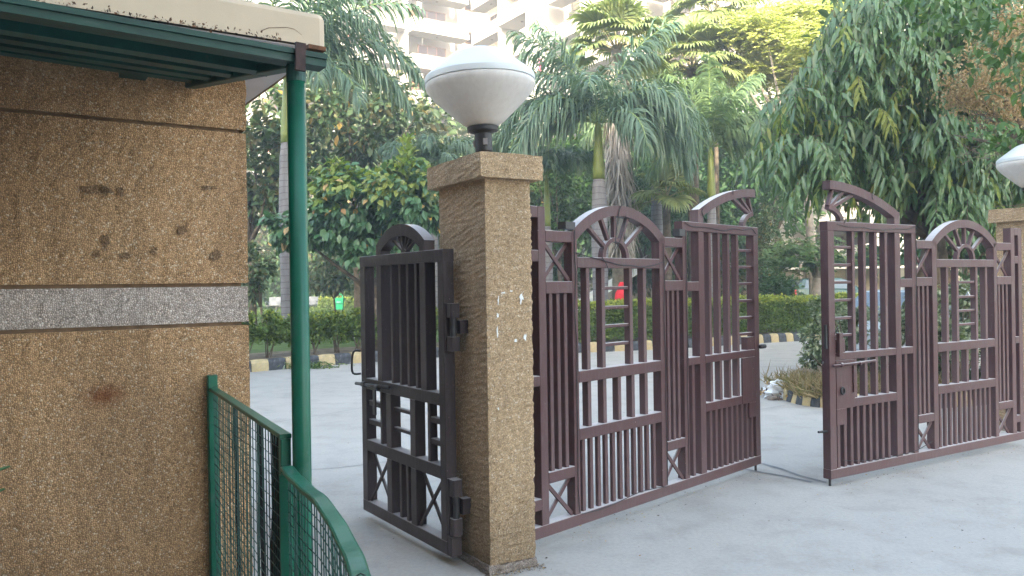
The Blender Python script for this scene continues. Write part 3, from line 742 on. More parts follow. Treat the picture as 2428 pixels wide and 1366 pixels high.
def lamp(label, c, z0, tilt):
    t = thing('pillar_lamp', label, 'lamp', (c[0], c[1], z0), 0, 'white saucer lamps on the gate pillars')
    t.rotation_euler = tilt
    MB().lathe([(.036, 0), (.036, .15)], 20).build('pipe', M['pipe'], t, True)
    col = MB().lathe([(.046, .06), (.05, .065), (.05, .165), (.06, .172), (.088, .180), (.092, .203), (.080, .206)], 24).build('collar', M['iron'], t); smooth_by_angle(col, 35)
    for k in range(3):
        a = -1.3+k*2.1; MB().box(.049*math.cos(a)-.012, .049*math.cos(a)+.012, .049*math.sin(a)-.014, .049*math.sin(a)+.006, .095, .13).build('clip', M['pipe'], t)
    bowl = MB().lathe([(.080, .2065), (.094, .210), (.131, .238), (.202, .303), (.270, .367), (.298, .400), (.312, .420), (.3175, .438), (.316, .450), (.311, .4555)], 64).build('bowl', M['lamp_bowl'], t); smooth_by_angle(bowl, 30)
    prof = [(.311, .4565), (.3175, .459), (.3185, .475), (.317, .490), (.311, .499), (.282, .523), (.253, .546), (.213, .578), (.173, .609), (.145, .628), (.11, .643), (.06, .654), (.012, .657)]
    cov = MB().lathe(prof, 64).build('cover', M['lamp_top'], t); smooth_by_angle(cov, 24)
    return t
pcen = np.array([*pc, 0])+PU*.147+PV*.285
lamp('white saucer lamp on the near pillar in front of the apartment block', (pcen[0]+.012, pcen[1]), 2.272, (0, rad(-2.2), 0))
p2c = np.array([5.3, 7.75, 0])+PU*.147+PV*.285
lamp('white saucer lamp on the right pillar, cut by the photo edge', p2c, 2.275, (0, rad(1), 0))
# dry twigs lying on the right pillar's cap
g = MB()
for k in range(9):
    a = p2c+np.array([-.25+.05*k, -.1+.03*(k % 4), 2.279+.006*(k % 3)]); b = a+np.array([.22*math.cos(k*2.4), .10*math.sin(k*1.7), .012*(k % 3)])
    g.tube([a, (a+b)/2+[0, 0, .01], b], .0025, 5)
tag(g.build('twigs', M['twig']), 'dry twigs lying on the cap of the right pillar', 'twigs', kind='stuff')

# ================================================================== MAIN GATES
def seg_arc(cx, half, zs, rise, th, a0, a1, n=18):
    """circular segment arch: outer & inner polylines for fraction a0..a1 of the chord (-1..1)"""
    Rr = (half*half+rise*rise)/(2*rise); cz = zs+rise-Rr; am = math.asin(min(1, half/Rr)); o, i_ = [], []
    for k in range(n+1):
        a = am*(a0+(a1-a0)*k/n); o.append((cx+Rr*math.sin(a), cz+Rr*math.cos(a))); i_.append((cx+(Rr-th)*math.sin(a), cz+(Rr-th)*math.cos(a)))
    return o, i_, (cx, cz, Rr-th)
def ray_arc(p, ang, arc):
    cx, cz, R_ = arc; d = (math.cos(ang), math.sin(ang)); ex, ez = p[0]-cx, p[1]-cz
    b = ex*d[0]+ez*d[1]; c = ex*ex+ez*ez-R_*R_; t = -b+math.sqrt(max(0, b*b-c)); return (p[0]+t*d[0], p[1]+t*d[1])
_bars = {}
def bar_mesh(name, w_, d_, h_, mt):
    key = (name, round(w_, 4), round(d_, 4), round(h_, 4), mt.name)
    if key not in _bars: _bars[key] = MB().prism((0, 0, 0), (0, 0, h_), w_, d_, .003, (0, 1, 0)).mesh(name, mt)
    return _bars[key]

DEP = .07
def vbar(par, name, t0, t1, z0, z1, sg, mt, dep=DEP, off=0.0):
    o = link(name, bar_mesh(name, t1-t0, dep, z1-z0, mt), par, ((t0+t1)/2, sg*(off+dep/2), z0)); return o
def hbar(par, name, t0, t1, z0, z1, sg, mt, dep=DEP, off=0.0):
    g = MB().prism((t0, sg*(off+dep/2), (z0+z1)/2), (t1, sg*(off+dep/2), (z0+z1)/2), z1-z0, dep, .003, (0, 1, 0)); return g.build(name, mt, par)
def xbrace(par, t0, t1, z0, z1, sg, mt, wd=.026):
    MB().prism((t0, sg*.026, z0), (t1, sg*.026, z1), wd, .014, .002, (0, 1, 0)).build('brace', mt, par)
    MB().prism((t0, sg*.043, z1), (t1, sg*.043, z0), wd, .014, .002, (0, 1, 0)).build('brace', mt, par)

def main_leaf(label, free, direc, sg, lockside):
    mt = M['gate']
    G = thing('main_gate', label, 'gate', (free[0], free[1], 0), math.atan2(direc[1], direc[0]), 'maroon leaves of the main gate')
    H = lambda *a, **k: hbar(G, a[0], *a[1:], sg, mt, **k)
    Vb = lambda *a, **k: vbar(G, a[0], *a[1:], sg, mt, **k)
    # frame
    H('top_rail', 0, 1.12, 1.945, 2.015); H('bottom_rail', 0, 2.78, .058, .13)
    Vb('stile', 0, .075, .131, 1.944); Vb('stile', .83, .905, .131, 1.944); Vb('stile', 1.06, 1.12, .131, 1.944)
    Vb('stile', 1.345, 1.413, .131, 1.885); Vb('stile', 2.298, 2.351, .131, 1.885); Vb('stile', 2.589, 2.654, .131, 2.03); Vb('stile', 2.715, 2.78, .131, 2.03)
    Vb('stile', .83, .905, 2.016, 2.112)
    # half-arch leaf end
    H('rail', .0755, .8295, .955, 1.012); H('rail', .0755, .8295, .586, .653)
    H('rail', .9055, 1.0595, 1.502, 1.572); H('rail', .9055, 1.0595, .955, 1.012)
    for t in (.318, .455, .598, .730): Vb('bar', t-.018, t+.018, 1.0125, 1.9445, dep=.05, off=.01)
    for z in (1.82, 1.685, 1.55, 1.412, 1.274, 1.142): H('rung', .0755, .3, z-.011, z+.011, dep=.03, off=.02)
    for t in (.325, .456, .590, .726): Vb('bar', t-.018, t+.018, .6535, .9545, dep=.05, off=.01)
    for k in range(9): Vb('bar', .115+.0785*k-.017, .115+.0785*k+.017, .131, .5855, dep=.045, off=.012)
    Vb('bar', .962, .998, .131, .9545, dep=.045, off=.012)
    # half arch
    o, i_, arc = seg_arc(-.0, .905, 2.105, .222, .066, .04, 1.0); MB().band(o, i_, 0, sg*DEP).build('arch', mt, G)
    ho = [(.215*math.cos(a), 2.016+.128*math.sin(a)) for a in np.linspace(0, math.pi*.5-.22, 10)]
    hi = [(.175*math.cos(a), 2.016+.096*math.sin(a)) for a in np.linspace(0, math.pi*.5-.22, 10)]
    MB().band(ho, hi, sg*.015, sg*.055).build('hub', mt, G)
    for a0, t1 in ((rad(62), .34), (rad(70), .225), (rad(76), .10)):
        p = (.2*math.cos(a0), 2.016+.124*math.sin(a0)); R_ = arc[2]; z1 = arc[1]+math.sqrt(R_*R_-t1*t1)
        MB().prism((p[0], sg*.035, p[1]), (t1, sg*.035, z1), .024, .03, .002, (0, 1, 0)).build('spoke', mt, G)
    # lattice bays
    for (x0, x1) in ((1.12, 1.345), (2.351, 2.589)):
        x0 += .0005; x1 -= .0005
        H('rail', x0, x1, 1.822, 1.890); H('rail', x0, x1, 1.508, 1.582); H('rail', x0, x1, .368, .436)
        xbrace(G, x0, x1, 1.583, 1.821, sg, mt); xbrace(G, x0, x1, .131, .367, sg, mt)
        for f in (.22, .5, .78): Vb('bar', x0+(x1-x0)*f-.016, x0+(x1-x0)*f+.016, .4365, 1.5075, dep=.045, off=.012)
    # arch bay
    x0, x1 = 1.4135, 2.2975
    H('rail', x0, x1, 1.666, 1.734); H('rail', x0, x1, .946, 1.02); H('rail', x0, x1, .587, .66)
    for t in (1.58, 1.735, 2.033, 2.187): Vb('bar', t-.018, t+.018, 1.0205, 1.6655, dep=.05, off=.01)
    for z in (1.535, 1.407, 1.285, 1.165): H('rung', 1.7535, 2.0145, z-.011, z+.011, dep=.03, off=.02)
    for t in (1.575, 1.725, 1.875, 2.03, 2.185): Vb('bar', t-.018, t+.018, .6605, .9455, dep=.05, off=.01)
    for k in range(11): Vb('bar', 1.475+.0765*k-.0165, 1.475+.0765*k+.0155, .131, .5865, dep=.026, off=.02)
    o, i_, arc = seg_arc(1.848, .503, 1.886, .195, .068, -1, 1, 28); MB().band(o, i_, 0, sg*DEP).build('arch', mt, G)
    hc = (1.885, 1.735)
    ho = [(hc[0]+.142*math.cos(a), hc[1]+.135*math.sin(a)) for a in np.linspace(0, math.pi, 20)]; hi = [(hc[0]+.112*math.cos(a), hc[1]+.108*math.sin(a)) for a in np.linspace(0, math.pi, 20)]
    MB().band(ho, hi, sg*.015, sg*.055).build('hub', mt, G)
    for a in (36, 62, 90, 118, 144):
        a = rad(a); p = (hc[0]+.140*math.cos(a), hc[1]+.133*math.sin(a)); q = ray_arc(p, a, arc)
        MB().prism((p[0], sg*.035, p[1]), (q[0], sg*.035, q[1]), .026, .03, .002, (0, 1, 0)).build('spoke', mt, G)
    # hinge bay
    for z0, z1 in ((.225, .292), (.960, 1.022), (1.70, 1.77), (1.962, 2.03)): H('rail', 2.6545, 2.7145, z0, z1)
    # lock plate with the small box above it
    f = -sg*.004
    g = MB()
    def plate(a, b, c, d): g.box(a, b, min(f, f+sg*.012), max(f, f+sg*.012), c, d)
    plate(.074, .292, .584, .953); plate(.074, .19, .462, .5835)
    g.build('lock_plate', mt, G)
    g2 = MB(); g2.box(.0765, .19, min(sg*.004, sg*.06), max(sg*.004, sg*.06), 1.013, 1.115); g2.build('lock_box', mt, G)
    # drop pin and rail stub at the free edge
    MB().tube([(.03, sg*.035, .002), (.03, sg*.035, .057)], .010, 10).build('drop_pin', M['iron'], G)
    return G
def cable(par, pts, name='cable', r=.0028):
    return MB().tube(cat([np.array(p, float) for p in pts], 4), r, 5).build(name, M['cable'], par)
dL = -az(45.2); XL = (2.042, 6.60)
gl = main_leaf('left maroon main gate leaf hung behind the pillar, half arch at its free end', XL, dL, -1, 1)
dR = az(59); XR = (2.392, 6.027)
gr = main_leaf('right maroon main gate leaf with drop bolt, running off the photo edge', XR, dR, 1, -1)
# fairy-light cable clipped along the left leaf (front is y>0 there)
def wig(pts, amp, y): return [(p[0]+rng.normal()*amp, y, p[1]+rng.normal()*amp) for p in pts]
y = .006
cable(gl, wig([(1.09, 2.0), (1.0, 1.98), (.85, 1.985), (.7, 1.975), (.55, 1.965), (.4, 1.985), (.25, 1.985), (.12, 2.0), (.05, 1.96)], .003, y))
cable(gl, wig([(2.33, 1.9), (2.335, 1.75), (2.325, 1.6), (2.335, 1.4), (2.325, 1.15), (2.33, .9), (2.325, .6), (2.33, .3), (2.32, .14)], .003, y))
cable(gl, wig([(2.33, 1.76), (2.2, 1.735), (2.05, 1.715), (1.9, 1.69), (1.75, 1.685), (1.6, 1.68), (1.45, 1.70), (1.36, 1.72)], .003, y))
cable(gl, wig([(1.375, 1.85), (1.365, 1.6), (1.37, 1.3), (1.362, 1.0), (1.37, .7), (1.36, .4), (1.365, .15)], .003, y))
cable(gl, wig([(1.09, 1.95), (1.085, 1.7), (1.09, 1.4), (1.082, 1.1), (1.09, .8), (1.085, .5), (1.09, .16)], .003, y))
cable(gl, wig([(2.3, .13), (2.1, .12), (1.9, .125), (1.7, .15), (1.5, .14), (1.37, .13)], .003, y))
cable(gl, [(1.97, y+.03, 1.74), (1.9, y, 1.95), (1.87, y, 2.05), (1.845, y, 2.085)])
cable(gl, [(1.95, y, 1.745), (1.86, y+.02, 1.90), (1.80, y, 2.02)])
cable(gl, [(2.06, y, 1.735), (2.02, y+.004, 1.69), (1.99, y, 1.64)])
cable(gl, [(.40, y, 2.26), (.41, y, 2.31), (.42, -.03, 2.325)]); cable(gl, [(.80, y, 2.02), (.86, y, 2.10), (.80, y+.01, 2.16)])
MB().box(2.33, 2.42, -.05, .014, 1.905, 1.948).build('junction_box', M['iron'], gl)
MB().box(1.10, 1.17, -.05, .010, 1.905, 1.955).build('junction_box', M['iron'], gl)
MB().tube([(.02, .02, 1.03), (-.05, .02, 1.03)], .018, 10).build('latch_socket', M['iron'], gl, True)
MB().box(-.012, -.001, -.055, -.015, 1.07, 1.26).build('latch_plate', M['iron'], gl)
# right leaf: hardware (front is y<0)
y = -.006
cable(gr, wig([(.11, 1.99), (.25, 1.975), (.4, 1.98), (.55, 1.965), (.7, 1.965), (.85, 1.98), (1.0, 1.98), (1.1, 2.0)], .003, y))
cable(gr, wig([(1.11, 2.0), (1.115, 1.7), (1.105, 1.4), (1.11, 1.1), (1.105, .8), (1.11, .5), (1.1, .16)], .003, y))
cable(gr, wig([(.19, 2.0), (.20, 2.05), (.14, 2.02)], .003, y)); cable(gr, wig([(.55, 2.26), (.54, 2.22), (.55, 2.2)], .002, y))
cable(gr, wig([(.12, .19), (.3, .165), (.5, .15), (.7, .14), (.95, .15), (1.1, .16), (1.3, .2)], .003, y))
bolt = MB().tube([(.02, -.024, .918), (.52, -.024, .93)], .0105, 12).build('bolt', M['gate'], gr, True)
for t in (.11, .33): MB().tube([(t-.012, -.024, .921), (t+.012, -.024, .922)], .0165, 12).build('bolt_ring', M['gate'], bolt)
MB().box(.265, .295, -.016, -.006, .70, .915).build('bolt_handle', M['gate'], bolt)
g = MB().tube([(.13, -.02, .70+.02*math.sin(a)) if False else (.135+.02*math.cos(a), -.014, .72+.026*math.sin(a)) for a in np.linspace(0, 2*math.pi, 12)], .007, 6); g.build('staple', M['iron'], gr)
MB().box(.082, .125, -.03, -.001, .985, 1.165).build('catch', M['gate'], gr)
MB().tube([(-.10, .03, .425), (.01, .03, .42)], .009, 10).build('rod', M['iron'], gr)
MB().box(-.02, -.001, .012, .03, 1.05, 1.23).build('latch_plate', M['iron'], gr)
MB().tube([(-.02, .04, .945), (-.035, .04, .93), (-.03, .04, .955)], .01, 8).build('latch_hook', M['iron'], gr)

# ================================================================== WICKET GATE
def wicket():
    mt = M['wicket']; sg = 1; d = np.array([.562, -.827])
    G = thing('wicket_gate', 'narrow maroon gate, shade put into its paint, standing open on the left side of the pillar', 'gate', (-1.031, 5.41, 0), math.atan2(d[1], d[0]))
    H = lambda *a, **k: hbar(G, a[0], *a[1:], sg, mt, **k)
    Vb = lambda *a, **k: vbar(G, a[0], *a[1:], sg, mt, **k)
    H('top_rail', 0, 1.15, 1.702, 1.772); H('bottom_rail', 0, 1.15, .056, .132)
    Vb('stile', 0.0, .078, .1325, 1.7015); Vb('stile', 1.084, 1.15, .1325, 1.7015)
    H('rail', .0785, 1.0835, .885, .957); H('rail', .0785, 1.0835, .47, .545)
    Vb('stile', .262, .334, .9575, 1.7015); Vb('stile', .863, .934, .9575, 1.7015)
    for t in (.465, .583, .687, .796): Vb('bar', t-.0155, t+.0155, .9575, 1.7015, dep=.055, off=.008)
    Vb('stile', .38, .452, .5455, .8845); Vb('stile', .715, .783, .5455, .8845)
    Vb('stile', .38, .452, .1325, .4695); Vb('stile', .715, .783, .1325, .4695)
    for t in (.558, .652): Vb('bar', t-.0155, t+.0155, .1325, .4695, dep=.055, off=.008)
    for z in (.792, .668): H('rung', .4525, .7145, z-.011, z+.011, dep=.03, off=.02)
    for a, b, s0, s1 in ((.0785, .235, .27, .3), (.952, 1.0835, .92, .952)):
        Vb('bar', s0, s1, .5455, .8845, dep=.05, off=.01)
        for z in (.79, .665): H('rung', a if a < .5 else s1+.0005, (s0-.0005) if a < .5 else b, z-.017, z+.017, dep=.04, off=.015)
    xbrace(G, .0785, .3795, .133, .469, sg, mt, .022); xbrace(G, .7835, 1.0835, .133, .469, sg, mt, .022)
    o, i_, arc = seg_arc(.598, .336, 1.832, .118, .072, -1, 1, 22); MB().band(o, i_, 0, DEP).build('arch', mt, G)
    Vb('stile', .262, .334, 1.7725, 1.828); Vb('stile', .863, .934, 1.7725, 1.828)
    hc = (.62, 1.775)
    MB().band([(hc[0]+.035*math.cos(a), hc[1]+.022*math.sin(a)) for a in np.linspace(0, math.pi, 10)], [(hc[0]+.008*math.cos(a), hc[1]+.004*math.sin(a)) for a in np.linspace(0, math.pi, 10)], .02, .05).build('hub', mt, G)
    for a in (28, 52, 76, 104, 128, 152):
        a = rad(a); p = (hc[0]+.03*math.cos(a), hc[1]+.02*math.sin(a)); q = ray_arc(p, a, arc)
        MB().prism((p[0], .035, p[1]), (q[0], .035, q[1]), .016, .022, .002, (0, 1, 0)).build('spoke', mt, G)
    # hinges
    for z0, z1 in ((1.20, 1.465), (.175, .485)):
        h = MB().box(1.1505, 1.166, .004, .066, z0, z1).build('hinge', M['wicket'], G)
        e = (z1-z0)*.30
        for a, b in ((z0, z0+e), (z1-e, z1)): MB().prism((1.195, .035, a), (1.195, .035, b), .056, .06, .008, (0, 1, 0)).build('knuckle', M['wicket'], h)
        MB().tube([(1.195, .035, z0+e), (1.195, .035, z1-e)], .020, 12).build('pin', M['iron'], h)
        MB().box(1.17, 1.22, .066, .118, z0+e*1.2, z1-e*1.2).build('wall_plate', M['wicket'], h)
    MB().box(1.1505, 1.20, .004, .066, .056, .16).build('heel', M['wicket'], G)
    # bolt, handle
    b = MB().tube([(-.04, -.022, .912), (.47, -.022, .931)], .0115, 12).build('bolt', M['iron'], G, True)
    for t in (.09, .30): MB().tube([(t-.02, -.022, .917), (t+.02, -.022, .918)], .0185, 12).build('bolt_ring', M['iron'], b)
    MB().box(.215, .255, -.018, -.008, .73, .90).build('bolt_handle', M['iron'], b)
    MB().tube(cat([np.array(p) for p in ((-.001, -.002, 1.135), (-.02, -.045, 1.13), (-.028, -.055, 1.06), (-.026, -.05, .985), (-.001, -.002, .98))], 4), .0075, 8).build('handle', M['iron'], G, True)
    return G
wicket()

# ================================================================== VEGETATION
def frond(parent, base, azd, elev, length, bend, lmax, wd, mt, nl=52, droopy=1.15, plume=.5, twist=0.0):
    """feather palm leaf: curved rachis with two ranks of hanging leaflets. azd in degrees clockwise from +y"""
    h = az(azd); up = np.array([0, 0, 1.]); n = 16; pts = [np.array(base, float)]; dirs = []
    for i in range(n):
        s = (i+.5)/n; e = rad(elev)-rad(bend)*s**1.35; d = h*math.cos(e)+up*math.sin(e); dirs.append(d); pts.append(pts[-1]+d*length/n)
    pts = np.array(pts); dirs.append(dirs[-1]); dirs = np.array(dirs)
    r = [.028*(1-.85*i/n)+.003 for i in range(n+1)]
    fr = MB().tube(pts, r, 5).build('frond', M['rachis'], parent, True)
    side = np.cross(h, up)
    V = []; Fc = []
    for k in range(nl*2):
        sgn = 1 if k % 2 else -1; s = .10+.90*((k//2)+.5)/nl+rng.normal()*.004; s = min(.995, max(.08, s)); f = s*n; i = int(f); p = pts[i]+(pts[i+1]-pts[i])*(f-i); d = dirs[i]
        nrm = np.cross(side, d); nrm = nrm/np.linalg.norm(nrm)
        ll = lmax*(.42+.58*math.sin(math.pi*min(1, .18+.74*s)))*(.85+.3*rng.random())*(1 if s < .9 else .75)
        tilt = rng.normal()*plume+.15
        o = unit(side*sgn*math.cos(tilt)+nrm*math.sin(tilt)+d*(.55+.5*s+.15*rng.normal()))
        c = p.copy(); dd = o.copy(); wv = unit(np.cross(dd, up)+1e-3)*wd
        q0 = len(V); segs = 4
        for j in range(segs+1):
            w_ = wd*(.55, 1, .9, .6, .06)[j]
            ax = np.cross(dd, unit(d+.01)); ax = ax/(np.linalg.norm(ax)+1e-6); wv = np.cross(ax, dd)*w_*.5
            V += [c+wv, c-wv]
            if j < segs: dd = unit(dd+np.array([0, 0, -1])*droopy*(.17+.24*j)); c = c+dd*ll/segs
        Fc += [(q0+2*j, q0+2*j+1, q0+2*j+3, q0+2*j+2) for j in range(segs)]
    MB().add(V, Fc).build('leaflets', mt, fr)
    return fr

def feather_palm(label, px, depth, zbase, zshaft, zcrown, rtrunk, fronds, mt, swell=1.15, lean=0.0, shaft_r=None):
    b = at(px, 700, depth); base = np.array([b[0], depth, zbase])
    P = thing('palm_tree', label, 'palm', tuple(base), 0)
    hgt = zshaft-zbase; g = MB(); n = 14; pts = []; rs = []
    for i in range(n+1):
        f = i/n; pts.append((lean*f*f, 0, hgt*f)); rs.append(rtrunk*(1.15-.15*f+.16*(swell-1)/.15*math.exp(-((f-.62)/.22)**2)-(.18*(f > .95))))
    g.tube(pts, rs, 20).build('trunk', M['palm_trunk'], P, True)
    sr = shaft_r or rtrunk*.78; hc = zcrown-zshaft
    MB().tube([(lean, 0, hgt-.01), (lean, 0, hgt+.12*hc), (lean, 0, hgt+.5*hc), (lean, 0, hgt+hc)], [sr*1.12, sr*1.15, sr*.9, sr*.45], 18).build('crownshaft', M['crownshaft'], P, True)
    for (a, e, l, bd, lm) in fronds:
        frond(P, (lean+.05*math.sin(rad(a)), .05*math.cos(rad(a)), hgt+hc*.93), a, e, l, bd, lm, .050*depth/21, mt, 58)
    return P
# azimuth 90 = towards picture right, 180 = towards the viewer, 270 = left
feather_palm('tall royal palm with ringed grey trunk just behind the green post', 690, 20.5, .2, 5.35, 7.25, .225,
    [(86, 48, 3.9, 112, .95), (104, 20, 3.9, 92, 1.0), (150, 30, 3.4, 112, 1.0), (172, 44, 3.2, 120, 1.0), (205, 45, 3.4, 120, .95), (250, 50, 3.2, 110, .9), (285, 60, 3.2, 110, .9), (330, 60, 3.2, 100, .9), (20, 66, 3.3, 100, .9), (60, 66, 3.5, 95, .9), (140, 66, 3.2, 90, .95),
     (70, 30, 3.5, 95, .95), (190, 76, 3.2, 60, .9), (98, 74, 3.5, 62, .9), (128, 12, 3.3, 85, .95), (92, 60, 4.1, 82, 1.0), (98, 36, 4.1, 102, 1.0), (84, 72, 4.2, 70, 1.0), (120, 58, 3.4, 100, .95), (80, 84, 3.3, 40, .8)], M['palm_leaf'])
feather_palm('royal palm with grey trunk and yellow-green shaft rising behind the left main gate', 1424, 21.4, .2, 4.42, 6.05, .185,
    [(272, 52, 3.1, 135, 1.0), (238, 45, 2.9, 138, 1.0), (192, 66, 2.6, 125, 1.05), (90, 52, 3.3, 135, 1.1), (112, 30, 3.4, 128, 1.1), (125, 50, 3.3, 140, 1.1), (72, 58, 3.3, 112, 1.05), (62, 76, 3.3, 60, 1.0), (300, 72, 3.3, 62, 1.0), (320, 55, 2.9, 90, .9), (20, 60, 2.9, 95, .9), (282, 22, 3.4, 85, 1.05), (150, 20, 2.6, 112, 1.0), (258, 72, 2.8, 112, 1.0),
     (285, 80, 3.4, 48, .95), (262, 74, 3.4, 66, 1.0), (95, 76, 3.5, 58, 1.0), (95, 12, 3.0, 88, 1.1), (262, 10, 2.8, 88, 1.05), (245, 24, 3.2, 118, 1.1), (105, 2, 3.0, 80, 1.1), (78, 40, 3.6, 108, 1.1), (296, 48, 3.4, 110, 1.0)], M['palm_leaf'])
feather_palm('slim young palm with smooth green stem between the arches of the left main gate', 1690, 24.5, .2, 4.1, 5.9, .13,
    [(270, 52, 2.7, 122, .85), (235, 55, 2.5, 130, .85), (90, 48, 2.7, 120, .85), (110, 62, 2.5, 115, .85), (180, 72, 2.6, 108, .85), (60, 62, 2.7, 90, .8), (310, 66, 2.7, 85, .8), (195, 84, 2.8, 40, .7), (95, 14, 2.4, 88, .85), (255, 10, 2.4, 84, .85), (130, 40, 2.5, 122, .85), (285, 34, 2.7, 100, .85), (80, 78, 2.9, 55, .8)], M['palm_leaf_b'], shaft_r=.12)
feather_palm('bushy feather palm crown spreading between the royal palm and the slim young palm', 1560, 26.5, .2, 5.2, 7.0, .16,
    [(270, 50, 2.9, 120, .9), (240, 58, 2.8, 120, .9), (205, 50, 2.6, 130, .95), (175, 70, 2.8, 110, .95), (150, 40, 2.6, 120, .95), (90, 55, 2.9, 110, .9), (110, 30, 2.8, 105, .95), (65, 70, 3.0, 70, .9), (300, 76, 3.0, 60, .85), (330, 55, 2.8, 90, .85), (20, 66, 2.8, 80, .85), (255, 20, 2.9, 85, .95), (130, 66, 2.9, 105, .9)], M['palm_leaf_b'])
feather_palm('low feather palm arching left of the royal palm trunk above the gate', 1300, 23, .2, 3.3, 4.9, .12,
    [(180, 58, 1.9, 130, .75), (225, 50, 1.9, 125, .75), (140, 52, 1.8, 125, .75), (270, 60, 1.9, 110, .7), (90, 58, 1.8, 110, .7), (320, 66, 1.8, 80, .65), (40, 66, 1.8, 80, .65)], M['palm_leaf'])
feather_palm('small feather palm with drooping fronds behind the lamp, left of the near pillar', 1030, 25, .2, 3.6, 5.6, .14,
    [(180, 62, 2.1, 128, .7), (120, 55, 2.0, 118, .7), (230, 50, 2.0, 118, .7), (80, 60, 2.0, 100, .65), (280, 60, 2.0, 100, .65), (150, 30, 2.0, 110, .7), (0, 60, 1.9, 90, .6)], M['palm_leaf'])

def fan_leaf(parent, base, azd, elev, plen, rad_, mt, nseg=34, fold=.35):
    h = az(azd); up = np.array([0, 0, 1.]); e = rad(elev); d = h*math.cos(e)+up*math.sin(e); tip = np.array(base)+d*plen+np.array([0, 0, -.10*plen])
    fr = MB().tube([base, np.array(base)+d*plen*.5, tip], [.03, .02, .014], 5).build('frond', M['petiole'], parent, True)
    side = np.cross(h, up); d2 = unit(d+np.array([0, 0, -.45])); nrm = np.cross(side, d2)
    V = []; Fc = []
    for k in range(nseg):
        a = rad(-118+236*(k+.5)/nseg); o = unit(d2*math.cos(a)+side*math.sin(a)+nrm*fold*(abs(math.sin(a))-.2)*.8); ll = rad_*(.82+.18*math.cos(a))*(.9+.2*rng.random())
        wv = unit(np.cross(nrm, o)); q0 = len(V); c = tip.copy(); dd = o.copy(); w0 = rad_*.115
        for j, wf in enumerate((.12, .62, 1.0, .62, .05)):
            z = nrm*(.02*(1 if k % 2 else -1))*rad_*wf
            V += [c+wv*w0*wf*.5+z, c-wv*w0*wf*.5-z]
            if j < 4: dd = unit(dd+np.array([0, 0, -1])*(.02, .06, .35, .7)[j]); c = c+dd*ll/4
        Fc += [(q0+2*j, q0+2*j+1, q0+2*j+3, q0+2*j+2) for j in range(4)]
    MB().add(V, Fc).build('blade', mt, fr); return fr
def fan_palm(label, px, pyc, depth, leaves, rt=.2, skirt=None, R_=.95, plen=1.1, seed=1, trunk_low=.2):
    c = at(px, pyc, depth); P = thing('fan_palm', label, 'palm', (c[0], depth, trunk_low)); hz = c[2]-trunk_low
    MB().tube([(0, 0, 0), (0, 0, hz*.5), (0, 0, hz)], [rt*1.2, rt, rt*.8], 14).build('trunk', M['bark_grey'] if skirt else M['bark'], P, True)
    r = random.Random(seed)
    for k in range(leaves):
        a = k*137.5+r.uniform(-15, 15); e = 80-95*(k/leaves)**.9+r.uniform(-8, 8)
        fan_leaf(P, (0, 0, hz), a, e, plen*r.uniform(.8, 1.15), R_*r.uniform(.85, 1.1), M['fan_leaf'])
    if skirt:
        z0, z1 = skirt; n = 900
        zz = z0+(z1-z0)*rng.random(n); a = rng.random(n)*6.283; rr = rt*(1.0+.9*(1-(zz-z0)/(z1-z0)))*(.8+.5*rng.random(n))
        pos = np.stack([rr*np.cos(a), rr*np.sin(a), zz], 1); D = np.stack([np.cos(a)*.25, np.sin(a)*.25, -np.ones(n)], 1)+rng.normal(size=(n, 3))*.18
        X, Yv, Z = frames(D, np.stack([np.cos(a), np.sin(a), np.zeros(n)], 1)); sc = np.stack([np.full(n, 2.2), .55+.55*rng.random(n), np.ones(n)], 1)
        tag(scatter('dead_leaf_skirt', T_BL, pos, X, Yv, Z, sc, M['thatch'], P), kind='stuff')
    return P
fan_palm('fan palm with shaggy dead-leaf skirt on its trunk behind the royal palm', 1462, 120, 25.5, 22, .22, (2.6, 8.3), 1.05, 1.1, 3)
fan_palm('fan palm crown without visible trunk, high between the palms and yellow tree', 1640, 165, 28, 24, .2, None, 1.15, 1.2, 5)
fan_palm('low young fan palm with green fans beside the shaggy trunk', 1580, 470, 25, 11, .14, None, .8, .7, 8)
fan_palm('fan palm crown at the top edge above the slim young palm', 1694, 40, 30, 16, .08, None, 1.2, 1.2, 9)

def tree(name, label, cat, base, center, radii, n, size, tmpl, mats, bark, r0, clumps=28, clump_r=.34, droop=.35, mi=None, tops=8, group=None, cut=None, split=.45, shell=.5):
    base = np.array(base, float); T = thing(name, label, cat, tuple(base), 0, group)
    c = np.array(center, float)-base
    if r0:
        tp = [c+unit(rng.normal(size=3))*np.array(radii)*.75 for _ in range(tops)]; limbs((0, 0, 0), tp, r0, T, bark, 'trunk', split=split)
    o = cloud(c, radii, n, size, tmpl, mats, 'crown', T, clumps, clump_r, droop, mi, shell, .5, (lambda P: cut(P+base)) if cut else None)
    tag(o, kind='stuff'); return T

